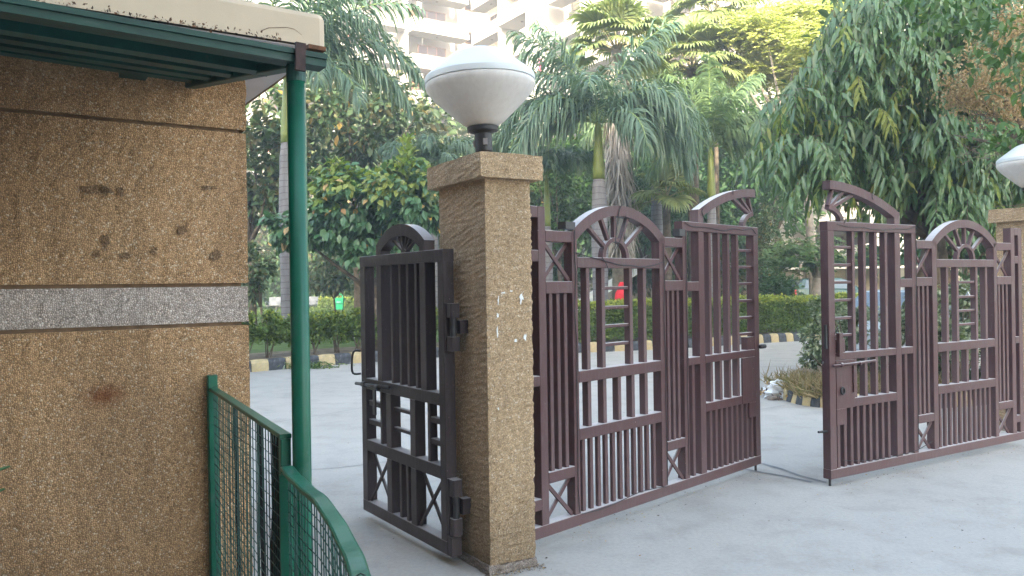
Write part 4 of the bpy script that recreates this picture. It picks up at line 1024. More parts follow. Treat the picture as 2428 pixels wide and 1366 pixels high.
# yellow-green feathery tree, sunlit at the top
def feathery(label, px, py, depth, rx, rz, n, mats, base_px, fr=.5, seed=0):
    c = at(px, py, depth); b = at(base_px, 700, depth); base = np.array([b[0], depth, .2]); T = thing('feathery_tree', label, 'tree', tuple(base))
    cc = c-base
    limbs((0, 0, 0), [cc+unit(rng.normal(size=3))*np.array([rx, rx*.8, rz])*.7 for _ in range(9)], .17, T, M['bark_grey'], split=.6)
    K = 34; g = unit(rng.normal(size=(K, 3)))*(.45+.55*rng.random((K, 1))); g[:, 2] = np.abs(g[:, 2])*1.0-.25
    # twigs radiate nearly level; fine leaves rank along each twig
    tv = []; pos = []; D = []; Nn = []
    for k in range(n):
        i = rng.integers(K); st = cc+g[i]*np.array([rx, rx*.8, rz])+rng.normal(size=3)*np.array([.45, .4, .22]); a = rng.random()*6.283
        d = np.array([math.cos(a), math.sin(a), .15*rng.normal()-.05]); ln = .35+.35*rng.random()
        for j in range(14):
            s = (j+.5)/14; p = st+d*ln*s+np.array([0, 0, -.12*s*s]); q = 1 if j % 2 else -1; sd_ = np.array([-d[1], d[0], 0])*q
            pos.append(p); D.append(sd_+d*.5+np.array([0, 0, -.1])); Nn.append((0, 0, 1))
    pos, D, Nn = np.array(pos), np.array(D, float), np.array(Nn, float)+np.array([0, -.7, 0])+rng.normal(size=(len(pos), 3))*.45
    X, Yv, Z = frames(D, Nn)
    tag(scatter('crown', T_SM, pos, X, Yv, Z, (.085+.05*rng.random(len(pos)))*fr/.5, mats, T), kind='stuff'); return T
feathery('tall feathery yellow-green tree catching the sun behind the drooping tree', 1870, 135, 27.5, 2.9, 2.5, 4300, M['feather_leaf'], 1934)
feathery('fine-leaved dark green tree with grey trunk behind the hedge at the gap', 1925, 600, 24, .95, .62, 260, M['feather_green'], 1937, .55)

# broadleaf tree before the left palm with ~300 separate front leaves
def leaf_parts(parent, tm, P, X, Yv, Z, S, mats_idx, mats, keep, name='leaf', rest='crown'):
    """front leaves as parts of their own sharing meshes; all others in one mesh"""
    mes = {}
    for j in keep:
        k = int(mats_idx[j])
        if k not in mes:
            me = bpy.data.meshes.new(name); me.from_pydata([tuple(v) for v in tm[0]], [], [tuple(f) for f in tm[1]]); me.materials.append(mats[k]); me.update(); mes[k] = me
        o = link(name, mes[k], parent)
        o.matrix_local = Matrix(((X[j][0]*S[j], Yv[j][0]*S[j], Z[j][0]*S[j], P[j][0]), (X[j][1]*S[j], Yv[j][1]*S[j], Z[j][1]*S[j], P[j][1]), (X[j][2]*S[j], Yv[j][2]*S[j], Z[j][2]*S[j], P[j][2]), (0, 0, 0, 1)))
    m_ = np.ones(len(P), bool); m_[list(keep)] = False
    tag(scatter(rest, tm, P[m_], X[m_], Yv[m_], Z[m_], S[m_], mats, parent, mats_idx[m_]), kind='stuff')

def broad_tree():
    depth = 17.6; b = at(900, 700, depth); base = np.array([b[0], depth, .2])
    T = thing('broadleaf_tree', 'bushy broadleaf tree with a few yellow and dry leaves above the sparse hedge', 'tree', tuple(base))
    lob = [(835, 470, 1.15, .62), (930, 455, 1.0, .72), (760, 520, .85, .62), (850, 545, 1.15, .6), (690, 545, .62, .45), (960, 400, .65, .5), (960, 520, .8, .7), (790, 420, .6, .4), (1000, 470, .6, .8), (880, 600, .8, .35), (930, 620, .7, .4)]
    P = []; dn = []
    for (x, y, rx, rz) in lob:
        n = int(900*rx*rz/.6); c = at(x, y, depth+rng.normal()*.15); K = 16
        g = unit(rng.normal(size=(K, 3)))*(.55+.45*rng.random((K, 1))); i = rng.integers(0, K, n); d = unit(rng.normal(size=(n, 3)))
        q = g[i]*.85+d*(.32*rng.random(n)**.5)[:, None]; P.append(c+q*np.array([rx, rx*.85, rz])); dn.append(unit(q))
    P = np.concatenate(P); dn = np.concatenate(dn); n = len(P)
    # pale leader shoots
    D = unit(dn*.7+rng.normal(size=(n, 3))*.45+np.array([0, -.15, -.75])); Nn = unit(dn*.9+np.array([0, -.3, .9])+rng.normal(size=(n, 3))*.35)
    X, Yv, Z = frames(D, Nn); S = .17+.10*rng.random(n)
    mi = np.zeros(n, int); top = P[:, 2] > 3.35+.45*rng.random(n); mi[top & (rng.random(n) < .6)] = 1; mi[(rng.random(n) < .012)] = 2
    sh = 150; c = at(965, 395, depth-.5); q = np.stack([rng.normal(size=sh)*.16, rng.normal(size=sh)*.16, rng.random(sh)*.85-.25], 1); q[:, :2] *= (1-.7*(q[:, 2:]+.25)/.85)
    P = np.concatenate([P, c+q]); X2, Y2, Z2 = frames(unit(q*np.array([3, 3, .3])+np.array([0, 0, .3])+rng.normal(size=(sh, 3))*.3), np.array([0, -.3, 1.])+rng.normal(size=(sh, 3))*.2)
    X = np.concatenate([X, X2]); Yv = np.concatenate([Yv, Y2]); Z = np.concatenate([Z, Z2]); S = np.concatenate([S, .13+.06*rng.random(sh)]); mi = np.concatenate([mi, np.ones(sh, int)])
    order = np.argsort(P[:, 1]-2.2*S); keep = set(order[:280].tolist())
    big = np.where(mi == 2)[0]
    limbs((0, 0, 0), [at(x, y, depth+.3)-base for x, y, *_ in lob[:9]], .11, T, M['bark'], split=.35)
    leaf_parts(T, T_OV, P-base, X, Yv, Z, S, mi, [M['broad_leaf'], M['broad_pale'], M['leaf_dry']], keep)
    return T
broad_tree()

# drooping mast tree on the right
def mast_tree():
    depth = 11.2; b = at(2262, 700, depth); base = np.array([b[0], depth+.3, 0.1])
    T = thing('mast_tree', 'dense tree with long drooping wavy leaves over the right main gate', 'tree', tuple(base))
    tops = [at(x, y, depth+.5)-base for x, y in ((1900, 330), (2000, 200), (2120, 120), (2250, 60), (2380, 160), (2100, 330), (2300, 330), (2040, 60), (1850, 420))]
    limbs((0, 0, 0), tops, .13, T, M['bark'], split=.5)
    MB().tube([(-.45, .1, 0), (-.40, .05, 1.0), (-.15, 0, 2.1), (.05, 0, 3.0)], [.10, .09, .08, .05], 9).build('trunk', M['bark'], T, True)
    sprays = []
    def add(n, xr, yr, dr, ok):
        k = 0
        while k < n:
            x, y = rng.uniform(*xr), rng.uniform(*yr)
            if ok(x, y): sprays.append((x, y, depth+rng.uniform(*dr))); k += 1
    # outline of the crown in plan of the picture: upper left edge slopes, lower edge uneven
    def inside(x, y):
        left = 1800+max(0, (330-y))*.62 if y < 330 else 1795+max(0, y-400)*.1
        low = 430+70*math.sin((x-1800)/60.)+(60 if x > 1980 else 0)
        return x > left+rng.normal()*22 and y < low-60
    add(640, (1780, 2480), (-60, 470), (-.9, .9), inside)
    add(150, (2050, 2480), (300, 470), (-.7, 1.2), lambda x, y: True)
    P = []; D = []; Nn = []; mi = []; S = []; tw = MB()
    for (x, y, Y_) in sprays:
        st = at(x, y, Y_); a = rng.random()*6.283; h = np.array([math.cos(a), math.sin(a)*.8-.25, 0]); nl = rng.integers(8, 15); ln = .35+.35*rng.random()
        young = rng.random() < (.20 if y < 330 else .12); pts = []
        for j in range(nl):
            s = (j+.6)/nl; p = st+h*ln*s*.8+np.array([0, 0, .08*s-ln*.95*s*s]); t = h*.8+np.array([0, 0, .08-1.9*s*ln])
            q = 1 if j % 2 else -1; sd_ = np.array([-h[1], h[0], 0])*q
            P.append(p); D.append(unit(sd_*(.85-.35*s)+unit(t)*.4+np.array([0, 0, -.85])+rng.normal(size=3)*.2)); Nn.append(unit(sd_*.5+h*.4+np.array([0, -.6, .6])+rng.normal(size=3)*.3))
            mi.append(1 if (young and s > .25) else 0); S.append((.25+.13*rng.random())*(.8 if young else 1)); pts.append(p)
        tw.tube([st-h*.1]+pts[::3], .004, 4, 0, False)
    P, D, Nn, mi, S = np.array(P), np.array(D), np.array(Nn), np.array(mi), np.array(S)
    X, Yv, Z = frames(D, Nn)
    tag(tw.build('twigs', M['twig'], T, False), kind='stuff').location = -base
    cx = PW/2+FPX*(P[:, 0]/P[:, 1]); vis = (cx < 2420)
    order = np.argsort(np.where(vis, P[:, 1]-1.5*S, 99)); keep = set(order[:290].tolist())
    leaf_parts(T, T_LA, P-base, X, Yv, Z, S, mi, [M['mast_leaf'], M['mast_young']], keep)
    return T
mast_tree()

# nearer overhanging branch with dry seed heads at the upper right
def seed_branch():
    depth = 9.2; b = at(2560, 700, depth); base = np.array([b[0], depth, 0]); T = thing('seed_tree', 'small tree with beige dry seed clusters at the top right corner', 'tree', tuple(base))
    tops = [at(x, y, depth+.1*k)-base for k, (x, y) in enumerate(((2280, 190), (2330, 120), (2380, 60), (2300, 250), (2390, 200), (2420, 300), (2260, 320)))]
    limbs((0, 0, 0), tops, .07, T, M['twig'], split=.75)
    lob = [(2310, 190, .33, .12), (2350, 110, .25, .22), (2390, 190, .28, .25), (2330, 240, .33, .14), (2410, 60, .22, .25), (2400, 270, .25, .15), (2290, 225, .2, .1)]
    P = np.concatenate([at(x, y, depth)+rng.normal(size=(620, 3))*np.array([rx, .25, rz])*.62 for x, y, rx, rz in lob]); n = len(P)
    X, Yv, Z = frames(rng.normal(size=(n, 3))+np.array([0, 0, -.6]), rng.normal(size=(n, 3)))
    tag(scatter('seed_heads', T_OV, P-base, X, Yv, Z, .028+.03*rng.random(n), M['seed'], T), kind='stuff')
    P = np.concatenate([at(x, y, depth-.8)+rng.normal(size=(120, 3))*np.array([rx, .3, rz])*.6 for x, y, rx, rz in ((2330, 60, .45, .3), (2400, 150, .35, .3), (2260, 20, .5, .25), (2400, 330, .3, .15))]); n = len(P)
    X, Yv, Z = frames(rng.normal(size=(n, 3))+np.array([0, 0, -.8]), np.array([0, -.4, 1])+rng.normal(size=(n, 3))*.5)
    tag(scatter('leaves', T_OV, P-base, X, Yv, Z, .09+.06*rng.random(n), M['mid_leaf'], T), kind='stuff')
    g = MB()
    for k in range(46):
        a = at(rng.uniform(2290, 2440), rng.uniform(270, 380), depth); q = a+np.array([rng.normal()*.25, rng.normal()*.1, rng.normal()*.12])
        g.tube([a-base, (a+q)/2+rng.normal(size=3)*.04-base, q-base], .004, 4, 0, False)
    tag(g.build('bare_twigs', M['twig'], T), kind='stuff')
seed_branch()

# trees and bushes filling the middle ground: (name,label,px,py,depth,rx,rz,n,size,mat,trunk,base_px)
W = [ ('tree', 'added unseen tree beyond the gatehouse roof, shading the far lawn', 240, 330, 28, 4.2, 3.0, 4200, .40, 'dark_leaf', .2, 240),  # added behind the gatehouse to throw shade on bench and lawn
 ('bush', 'shaded dark bush between the green post and the bin, before the lawn hedge', 790, 640, 34, 1.7, .95, 2600, .2, 'dark_leaf', .05, 790),
 ('bush', 'shaded dark bush left of the wicket gate arch, low', 890, 655, 33, 1.5, .9, 2600, .2, 'bush_leaf', .05, 890),
 ('bush', 'wide green bush row far behind the palm trunk and bench', 610, 690, 58, 4.5, 2.2, 4200, .34, 'bush_leaf', .06, 610),
 ('bush', 'wide dark bush far behind the bin, below the far car shed', 790, 665, 60, 4.0, 1.9, 4000, .34, 'dark_leaf', .06, 790),
 ('bush', 'wide green bush far behind the wicket gate', 990, 680, 59, 5.0, 2.0, 4200, .34, 'bush_leaf', .06, 990),
 ('tree', 'spreading green tree behind the yellow feathery tree', 1830, 330, 36, 4.5, 2.8, 5200, .30, 'mid_leaf', .14, 1830),
 ('tree', 'broad dark tree far behind the near pillar', 1120, 430, 46, 5.5, 5.0, 5200, .5, 'dark_leaf', .2, 1120),
 ('tree', 'broad far tree behind the left arch of the main gate', 1430, 470, 48, 5.5, 4.6, 5200, .5, 'bush_leaf', .2, 1430),
 ('tree', 'broad far tree behind the half arch of the left main gate leaf', 1690, 460, 44, 4.6, 4.2, 4800, .45, 'bush_leaf', .2, 1690),
 ('tree', 'broad far tree behind the left palm crown', 850, 400, 48, 6.5, 5.0, 5600, .5, 'dark_leaf', .2, 850),
 ('tree', 'dense dark tree close behind the drooping tree', 2080, 270, 15.5, 2.0, 1.9, 4200, .22, 'dark_leaf', .12, 2270),
 ('tree', 'dense dark tree low behind the right pillar', 2360, 400, 13.5, 1.6, 1.5, 3400, .2, 'dark_leaf', .12, 2380),
 ('tree', 'added leafy tree outside the frame beyond the gatehouse, blocking sky light', -600, 300, 12, 3.5, 3.2, 4000, .35, 'dark_leaf', .2, -600),  # added out of view to cut sky light from the left
 ('tree', 'added spreading tree left of the gatehouse roof, blocking sky light', -250, 100, 9.5, 3.2, 2.2, 4000, .3, 'dark_leaf', .2, -250),  # also added to dim the light from the left

 ('tree', 'dark tree with large browning leaves between the left palm and the small palm', 830, 290, 27, 3.1, 1.9, 3000, .30, 'dark_leaf', .16, 850),
 ('tree', 'dark leafy tree at the edge of the gatehouse wall', 600, 400, 25, 1.6, 2.4, 2600, .28, 'dark_leaf', .13, 600),
 ('tree', 'light green small-leaved tree left of the royal palm trunk', 1330, 450, 29, 1.6, 2.6, 6500, .17, 'mid_leaf', .10, 1335),
 ('tree', 'mid green tree behind the arch of the left main gate', 1520, 520, 31, 2.3, 1.9, 5200, .22, 'bush_leaf', .1, 1520),
 ('tree', 'dark tree behind the slim young palm', 1760, 480, 33, 2.8, 2.8, 5000, .26, 'bush_leaf', .12, 1760),
 ('tree', 'leafy tree behind the near pillar', 1160, 470, 30, 2.6, 2.3, 5000, .22, 'dark_leaf', .12, 1150),
 ('tree', 'pale green tree far behind the crown of the royal palm', 1540, 330, 38, 4.2, 3.0, 6000, .28, 'mid_leaf', .12, 1540),
 ('tree', 'dark evergreen beside the car sheds', 1815, 590, 28, .85, 1.4, 2600, .12, 'dark_leaf', .09, 1815),
 ('bush', 'dark twiggy bush beside the gatehouse corner', 596, 640, 24, .62, .95, 1300, .15, 'dark_leaf', .05, 625),
 ('bush', 'round green bush behind the metal bench', 655, 665, 54, 1.9, 1.5, 1800, .22, 'bush_leaf', .05, 655),
 ('bush', 'soft bluish bush behind the green bin', 800, 690, 57, 2.3, 1.1, 1700, .20, 'feather_green', .05, 800),
 ('bush', 'leafy bush left of the dark teal car', 1835, 690, 27, 1.05, .65, 2200, .13, 'bush_leaf', .05, 1835),
 ('bush', 'dark bush behind the white slide', 1330, 670, 30, 1.1, .9, 1700, .16, 'bush_leaf', .05, 1330),
 ('bush', 'dark green bush behind the person in red', 1480, 640, 33, 1.6, .9, 2200, .17, 'dark_leaf', .05, 1480),
 ('bush', 'green bush behind the second lattice bay of the left main gate', 1610, 640, 29, 1.1, 1.0, 2200, .15, 'bush_leaf', .05, 1610),
 ('bush', 'dark bush by the right end of the slide', 1700, 650, 30, 1.3, 1.0, 2200, .16, 'dark_leaf', .05, 1700),
 ('tree', 'dense dark tree behind the wicket gate top', 930, 660, 30, 1.8, 1.3, 3000, .20, 'dark_leaf', .10, 930),
 ('tree', 'far leafy tree behind the bench and bin', 760, 560, 62, 6.5, 4.2, 4200, .45, 'mid_leaf', .2, 760),
 ('tree', 'far dark tree behind the gatehouse corner', 560, 560, 60, 6, 5.0, 3500, .5, 'dark_leaf', .2, 560),
 ('tree', 'leafy tree at the right, behind the drooping tree', 2330, 470, 17, 2.2, 2.3, 3600, .17, 'bush_leaf', .12, 2330),
 ('tree', 'green tree beyond the right pillar', 2520, 420, 15, 1.9, 2.8, 3200, .17, 'bush_leaf', .12, 2520),
 ('tree', 'tall dark tree high behind the drooping tree', 2250, 60, 20, 3.6, 3.0, 4500, .2, 'bush_leaf', .14, 2300),
]
for (nm, lab, px, py, dp, rx, rz, n, sz, mt, r0, bpx) in W:
    c = at(px, py, dp); b = at(bpx, 700, dp)
    mats = [M[mt], M['leaf_dry']]; mi = (rng.random(n) < (.035 if 'browning' in lab else .004)).astype(int)
    tree('leafy_tree' if nm == 'tree' else 'bush', lab, nm, (b[0], dp, .1), c, (rx, rx*.75, rz), n, sz, T_OV if sz > .15 else T_SM, mats, M['bark'], r0, int(18+rx*8), .36, .35, mi, split=.5)

# sparse hedge on the left: separate small shrubs with bare stems; trimmed hedge on the right
def hedge_shrub(i, s, z_top):
    p = koff(s, .62); T = thing('hedge_shrub', '', 'shrub', (p[0], p[1], .2), 0, 'shrubs of the sparse hedge on the left')
    g = MB(); tips = []
    for k in range(5):
        a = rng.random()*6.283; q = np.array([math.cos(a)*.2, math.sin(a)*.2, .42+.35*rng.random()]); tips.append(q)
        g.tube([(rng.normal()*.03, rng.normal()*.03, 0), q*np.array([.5, .5, .5])+rng.normal(size=3)*.02, q], [.014, .010, .004], 5)
    g.build('stems', M['twig'], T)
    h = z_top-.2; n = 2600; full = i < 3
    c = np.array([0, 0, h*.62]); K = 15; gq = unit(rng.normal(size=(K, 3)))*(.35+.6*rng.random((K, 1))); ii = rng.integers(0, K, n); d = unit(rng.normal(size=(n, 3)))
    P = c+(gq[ii]*.9+d*(.36*rng.random(n)**.5)[:, None])*np.array([.44, .34, h*(.52 if full else .46)]); P = P[(P[:, 2] > (.03 if full else .12)) & (P[:, 2] < h)]
    if full:
        pass
    m = len(P); X, Yv, Z = frames(rng.normal(size=(m, 3))*.8+np.array([0, -.2, .1]), np.array([0, -.3, 1.])+rng.normal(size=(m, 3))*.6)
    mi = ((P[:, 2] > h*.8) & (rng.random(m) < .35)).astype(int)
    tag(scatter('foliage', T_SM, P, X, Yv, Z, .055+.04*rng.random(m), [M['hedge_leaf'], M['hedge_tip']], T, mi), kind='stuff'); return T
s_list = np.linspace(6.05, 12.3, 14)
words = ['first full shrub of the sparse hedge, touching the gatehouse corner', 'second full shrub of the sparse hedge, left of the green post', 'third full shrub of the sparse hedge, just left of the green post', 'shrub of the sparse hedge hidden partly by the green post',
         'thin shrub of the sparse hedge just right of the green post', 'bare-stemmed shrub of the sparse hedge left of the wicket gate', 'bare-stemmed shrub of the sparse hedge touching the wicket gate edge', 'shrub of the sparse hedge behind the free stile of the wicket gate',
         'shrub of the sparse hedge behind the first bars of the wicket gate', 'shrub of the sparse hedge behind the middle bars of the wicket gate', 'shrub of the sparse hedge behind the hinge side of the wicket gate', 'shrub of the sparse hedge between wicket gate and near pillar', 'last shrub of the sparse hedge, behind the near pillar', 'shrub joining the sparse and trimmed hedges behind the pillar']
for i, s in enumerate(s_list):
    T = hedge_shrub(i, s, 1.12+rng.normal()*.03); T['label'] = words[i]
s0h = s_list[len(s_list)-1]+.3
hd = thing('hedge', 'trimmed hedge with yellow-green top behind the main gates', 'hedge', (0, 0, 0))
n = 44000; sv = s0h+(cum[-1]-3-s0h)*rng.random(n); wv = rng.random(n); zv = rng.random(n)
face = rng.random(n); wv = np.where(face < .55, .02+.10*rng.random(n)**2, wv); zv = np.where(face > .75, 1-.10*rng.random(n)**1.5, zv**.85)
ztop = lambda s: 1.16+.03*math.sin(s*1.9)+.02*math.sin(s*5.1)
P = []
for s_, w_, z_ in zip(sv, wv, zv):
    p = koff(s_, .35+.75*w_+.05*math.sin(s_*4.3+z_*5)+.04*rng.normal()); P.append((p[0], p[1], .24+(ztop(s_)-.24)*z_+.02*rng.normal()))
P = np.array(P); X, Yv, Z = frames(rng.normal(size=(n, 3))*.8+np.array([0, -.3, .1]), np.array([0, -.5, .8])+rng.normal(size=(n, 3))*.6)
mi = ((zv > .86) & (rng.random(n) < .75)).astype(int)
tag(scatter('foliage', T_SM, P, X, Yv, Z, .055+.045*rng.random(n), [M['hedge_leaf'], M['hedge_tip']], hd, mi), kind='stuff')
g = MB()
for s_ in np.arange(s0h, cum[-1]-4, .3):
    p = koff(s_, .6+.15*rng.random()); q = p+rng.normal(size=2)*.1; g.tube([(p[0], p[1], .18), (q[0], q[1], .6)], .012, 5)
tag(g.build('stems', M['twig'], hd), kind='stuff')
# far low hedge behind the lawn
fh = thing('hedge', 'far low hedge behind the bin across the lawn', 'hedge', (0, 0, 0))
n = 5200; a = at(735, 735, 55); b = at(1045, 733, 55); t = rng.random(n)
P = np.stack([a[0]+(b[0]-a[0])*t, 55+.9*rng.random(n), .3+.72*rng.random(n)**.8], 1); X, Yv, Z = frames(rng.normal(size=(n, 3)), np.array([0, -.5, .8])+rng.normal(size=(n, 3))*.6)
tag(scatter('foliage', T_SM, P, X, Yv, Z, .12+.08*rng.random(n), [M['hedge_leaf'], M['hedge_tip']], fh, ((P[:, 2] > .9) & (rng.random(n) < .6)).astype(int)), kind='stuff')
# grass on the lawn strip that shows, small weeds in the bed
n = 9000; P = np.stack([rng.uniform(-16, 2, n), rng.uniform(19, 54, n), np.full(n, .25)], 1); X, Yv, Z = frames(np.array([0, 0, 1.])+rng.normal(size=(n, 3))*.35, rng.normal(size=(n, 3)))
sc = np.stack([np.full(n, 1.6), .10+.08*rng.random(n), np.ones(n)], 1)
tag(scatter('grass', T_BL, P, X, Yv, Z, sc, M['grass']), 'green lawn grass behind the sparse hedge', 'grass', kind='stuff')

# ================================================================== RIGHT ISLAND: kerb stones, dry grass, shrub, cars
isl = [np.array(p) for p in ((3.62, 10.75), (3.60, 10.35), (3.72, 10.0), (4.05, 9.72), (4.6, 9.6), (5.4, 9.75), (6.3, 10.1), (7.4, 10.6), (9.0, 11.4))]
ic = cat(isl, 6)
g = MB(); cen = np.array([7.0, 13.0]); vs = [(*(p+(cen-p)*.04), .13) for p in ic]+[(10.5, 14.5, .16), (6.2, 15.5, .16), (4.3, 12.4, .16)]
tag(g.add(vs, [tuple(range(len(vs)))]).build('island_soil', M['soil']), kind='structure')
ik = thing('kerb', 'broken yellow and black painted kerb stones round the dry grass island', 'kerb')
for i in range(2, len(ic)-3, 2):
    p, q = ic[i], ic[i+2]; t = q-p; ln = np.linalg.norm(t); c = (p+q)/2
    key = ('isl', i % 4 == 0, round(ln, 2))
    me = kerb_block('kerb_block', M['kerb_y'] if (i//2) % 2 else M['kerb_b'], ln*.94, .20, .16)
    o = link('kerb_block', me, ik, (c[0], c[1], -.005)); o.rotation_euler = (rng.normal()*.07, rng.normal()*.06, math.atan2(t[1], t[0])+rng.normal()*.06)
n = 5200; P = np.stack([rng.normal(4.35, .62, n), rng.normal(10.45, .42, n), np.full(n, .13)], 1); k = (P[:, 0] > 3.62) & (P[:, 1] > 9.75+.1*np.abs(P[:, 0]-4.6)); P = P[k]; n = len(P)
X, Yv, Z = frames(np.stack([rng.normal(size=n)*.8-.2, rng.normal(size=n)*.6-.35, .45+.5*rng.random(n)], 1), rng.normal(size=(n, 3)))
sc = np.stack([np.full(n, .75), .16+.20*rng.random(n), np.ones(n)], 1)
tag(scatter('dry_grass', T_BL, P, X, Yv, Z, sc, M['grass_dry']), 'dry straw-coloured grass spilling over the broken kerb', 'grass', kind='stuff')

def shrub(label, lobes, depth, n_per, size, base_px, mt='frost_leaf', jd=.3):
    b = at(base_px, 700, depth); base = np.array([b[0], depth, .12]); T = thing('shrub', label, 'shrub', tuple(base)); P = []; dn = []
    g = MB()
    for (x, y, rx, rz) in lobes:
        c = at(x, y, depth+rng.normal()*jd); n = int(5*n_per*rx*rz/.1); K = 12; gq = unit(rng.normal(size=(K, 3)))*(.4+.6*rng.random((K, 1))); i = rng.integers(0, K, n); d = unit(rng.normal(size=(n, 3)))
        q = gq[i]*.9+d*(.35*rng.random(n)**.5)[:, None]; P.append(c+q*np.array([rx, rx*.8, rz])); dn.append(unit(q))
        for _ in range(3): g.tube([(0, 0, 0), (c-base)*.5+rng.normal(size=3)*.06, c-base+rng.normal(size=3)*.1], [.016, .010, .004], 5)
    P = np.concatenate(P); dn = np.concatenate(dn); k = P[:, 2] > .14; P = P[k]; dn = dn[k]; n = len(P)
    X, Yv, Z = frames(unit(dn+rng.normal(size=(n, 3))*.5+np.array([0, 0, -.1])), dn*.3+np.array([0, -.3, 1])+rng.normal(size=(n, 3))*.4)
    tag(scatter('foliage', T_OV, P-base, X, Yv, Z, size*(.7+.6*rng.random(n)), M[mt], T), kind='stuff'); g.build('stems', M['twig'], T); return T
shrub('pale variegated shrub at the free edge of the right main gate', [(1932, 800, .17, .26), (1925, 852, .16, .15), (1945, 742, .15, .2), (1985, 800, .26, .30), (1960, 835, .24, .22), (2030, 780, .30, .36), (1975, 740, .18, .18), (2010, 860, .25, .15)], 10.9, 260, .062, 2010)
shrub('pale leafy shrub behind the half-arch bars of the right main gate', [(2085, 790, .32, .35), (2140, 760, .3, .32), (2110, 850, .3, .2)], 10.6, 240, .065, 2110, jd=.2)
shrub('green shrub behind the arch bars of the right main gate', [(2240, 800, .42, .32), (2310, 760, .38, .40), (2290, 700, .30, .25), (2200, 740, .28, .3)], 10.4, 230, .070, 2270, 'frost_leaf')
shrub('dark green shrub low behind the right main gate', [(2250, 870, .45, .18), (2340, 860, .4, .2), (2390, 780, .3, .4)], 10.8, 220, .07, 2310, 'bush_leaf')

# rubbish by the island
bagp = at(1846, 925, 10.75); g = MB(); n1, n2 = 10, 14; vs = []
for i in range(n1+1):
    a = math.pi*i/n1
    for j in range(n2):
        b = 2*math.pi*j/n2; r = 1+.28*math.sin(3*b+2*a)+.18*rng.normal(); vs.append((.17*r*math.sin(a)*math.cos(b), .13*r*math.sin(a)*math.sin(b), max(.0, .09+.12*r*math.cos(a))))
g.add(vs, [(i*n2+j, i*n2+(j+1) % n2, (i+1)*n2+(j+1) % n2, (i+1)*n2+j) for i in range(n1) for j in range(n2)])
o = g.build('plastic_bag', M['bag']); o.location = (bagp[0], bagp[1], 0.0); tag(o, 'crumpled white plastic bag on the road by the broken kerb', 'bag')
def stone(label, px, py, dp, sz, mt, cat_='stone'):
    p = at(px, py, dp); g = MB(); vs = []
    for sx in (-1, 1):
        for sy in (-1, 1):
            for sz_ in (0, 1): vs.append((sx*sz[0]*(.85+.3*rng.random()), sy*sz[1]*(.85+.3*rng.random()), sz_*sz[2]*(.85+.3*rng.random())))
    o = g.add(vs, [(0, 1, 3, 2), (4, 6, 7, 5), (0, 4, 5, 1), (2, 3, 7, 6), (0, 2, 6, 4), (1, 5, 7, 3)]).build('stone', mt); o.location = (p[0], p[1], 0); o.rotation_euler = (0, 0, rng.random()*.8)
    bv = o.modifiers.new('round', 'BEVEL'); bv.width = .015; bv.segments = 2
    return tag(o, label, cat_)
stone('white painted stone block beside the rubbish', 1878, 940, 10.7, (.075, .06, .15), M['bag'])
stone('dark grey flat stone among the rubbish', 1860, 950, 10.75, (.09, .05, .05), M['kerb_b'])
stone('small pale rubble stone left of the bag', 1832, 945, 10.6, (.06, .05, .05), M['pebble_band'])
n = 420; c = at(1862, 935, 10.9); P = np.stack([c[0]+rng.normal(size=n)*.17, c[1]+rng.normal(size=n)*.16, .01+.13*rng.random(n)*np.exp(-rng.random(n)*1.2)], 1); X, Yv, Z = frames(rng.normal(size=(n, 3)), rng.normal(size=(n, 3))+np.array([0, 0, 1]))
tag(scatter('rubbish', T_OV, P, X, Yv, Z, .04+.06*rng.random(n), [M['leaf_dry'], M['lichen'], M['bag']], None, rng.integers(0, 3, n)), 'heap of dry leaves and paper rubbish by the white bag', 'rubbish', kind='stuff')
n = 260; c = gpx(735, 874); P = np.stack([c[0]+rng.normal(size=n)*.26, c[1]+rng.normal(size=n)*.12+.05, .01+.10*rng.random(n)**2], 1); X, Yv, Z = frames(rng.normal(size=(n, 3))*np.array([1, 1, .4]), rng.normal(size=(n, 3))*.5+np.array([0, 0, 1]))
tag(scatter('cut_leaves', T_LA, P, X, Yv, Z, .10+.10*rng.random(n), [M['mast_leaf'], M['broad_pale'], M['frost_leaf']], None, rng.integers(0, 3, n)), 'small heap of cut green leaves at the foot of the kerb behind the post', 'leaves', kind='stuff')
# specks and fallen bits on the concrete
n = 260; P = np.stack([rng.uniform(-2.5, 7, n), rng.uniform(3.2, 13, n), np.full(n, .006)], 1)
near = np.stack([rng.normal(3.2, 1.1, 240), rng.normal(5.0, .6, 240), np.full(240, .006)], 1)
e_ = rng.random(300); off = rng.normal(size=300)*.035; q_ = np.stack([pc[0]+PU[0]*(.36*e_-.03)-PV[0]*np.abs(off), pc[1]+PU[1]*(.36*e_-.03)-PV[1]*np.abs(off), np.full(300, .006)], 1)
e2 = rng.random(260)*2.7; q2 = np.stack([2.04-.71*e2+rng.normal(size=260)*.10, 6.6-.705*e2+rng.normal(size=260)*.10, np.full(260, .006)], 1)
e3_ = rng.random(260)*2.7; q3 = np.stack([2.39+.857*e3_+rng.normal(size=260)*.12, 6.03+.515*e3_+rng.normal(size=260)*.12, np.full(260, .006)], 1)
P = np.concatenate([P, near, q_, q2, q3]); n = len(P)
X, Yv, Z = frames(np.stack([rng.normal(size=n), rng.normal(size=n), .08*rng.normal(size=n)], 1), np.array([0, 0, 1.])+rng.normal(size=(n, 3))*.2)
tag(scatter('leaf_specks', T_SM, P, X, Yv, Z, .006+.014*rng.random(n)**2.5, [M['lichen'], M['leaf_dry'], M['kerb_b']], None, rng.integers(0, 3, n)), 'tiny dry specks and leaf bits scattered on the concrete road', 'litter', kind='stuff')

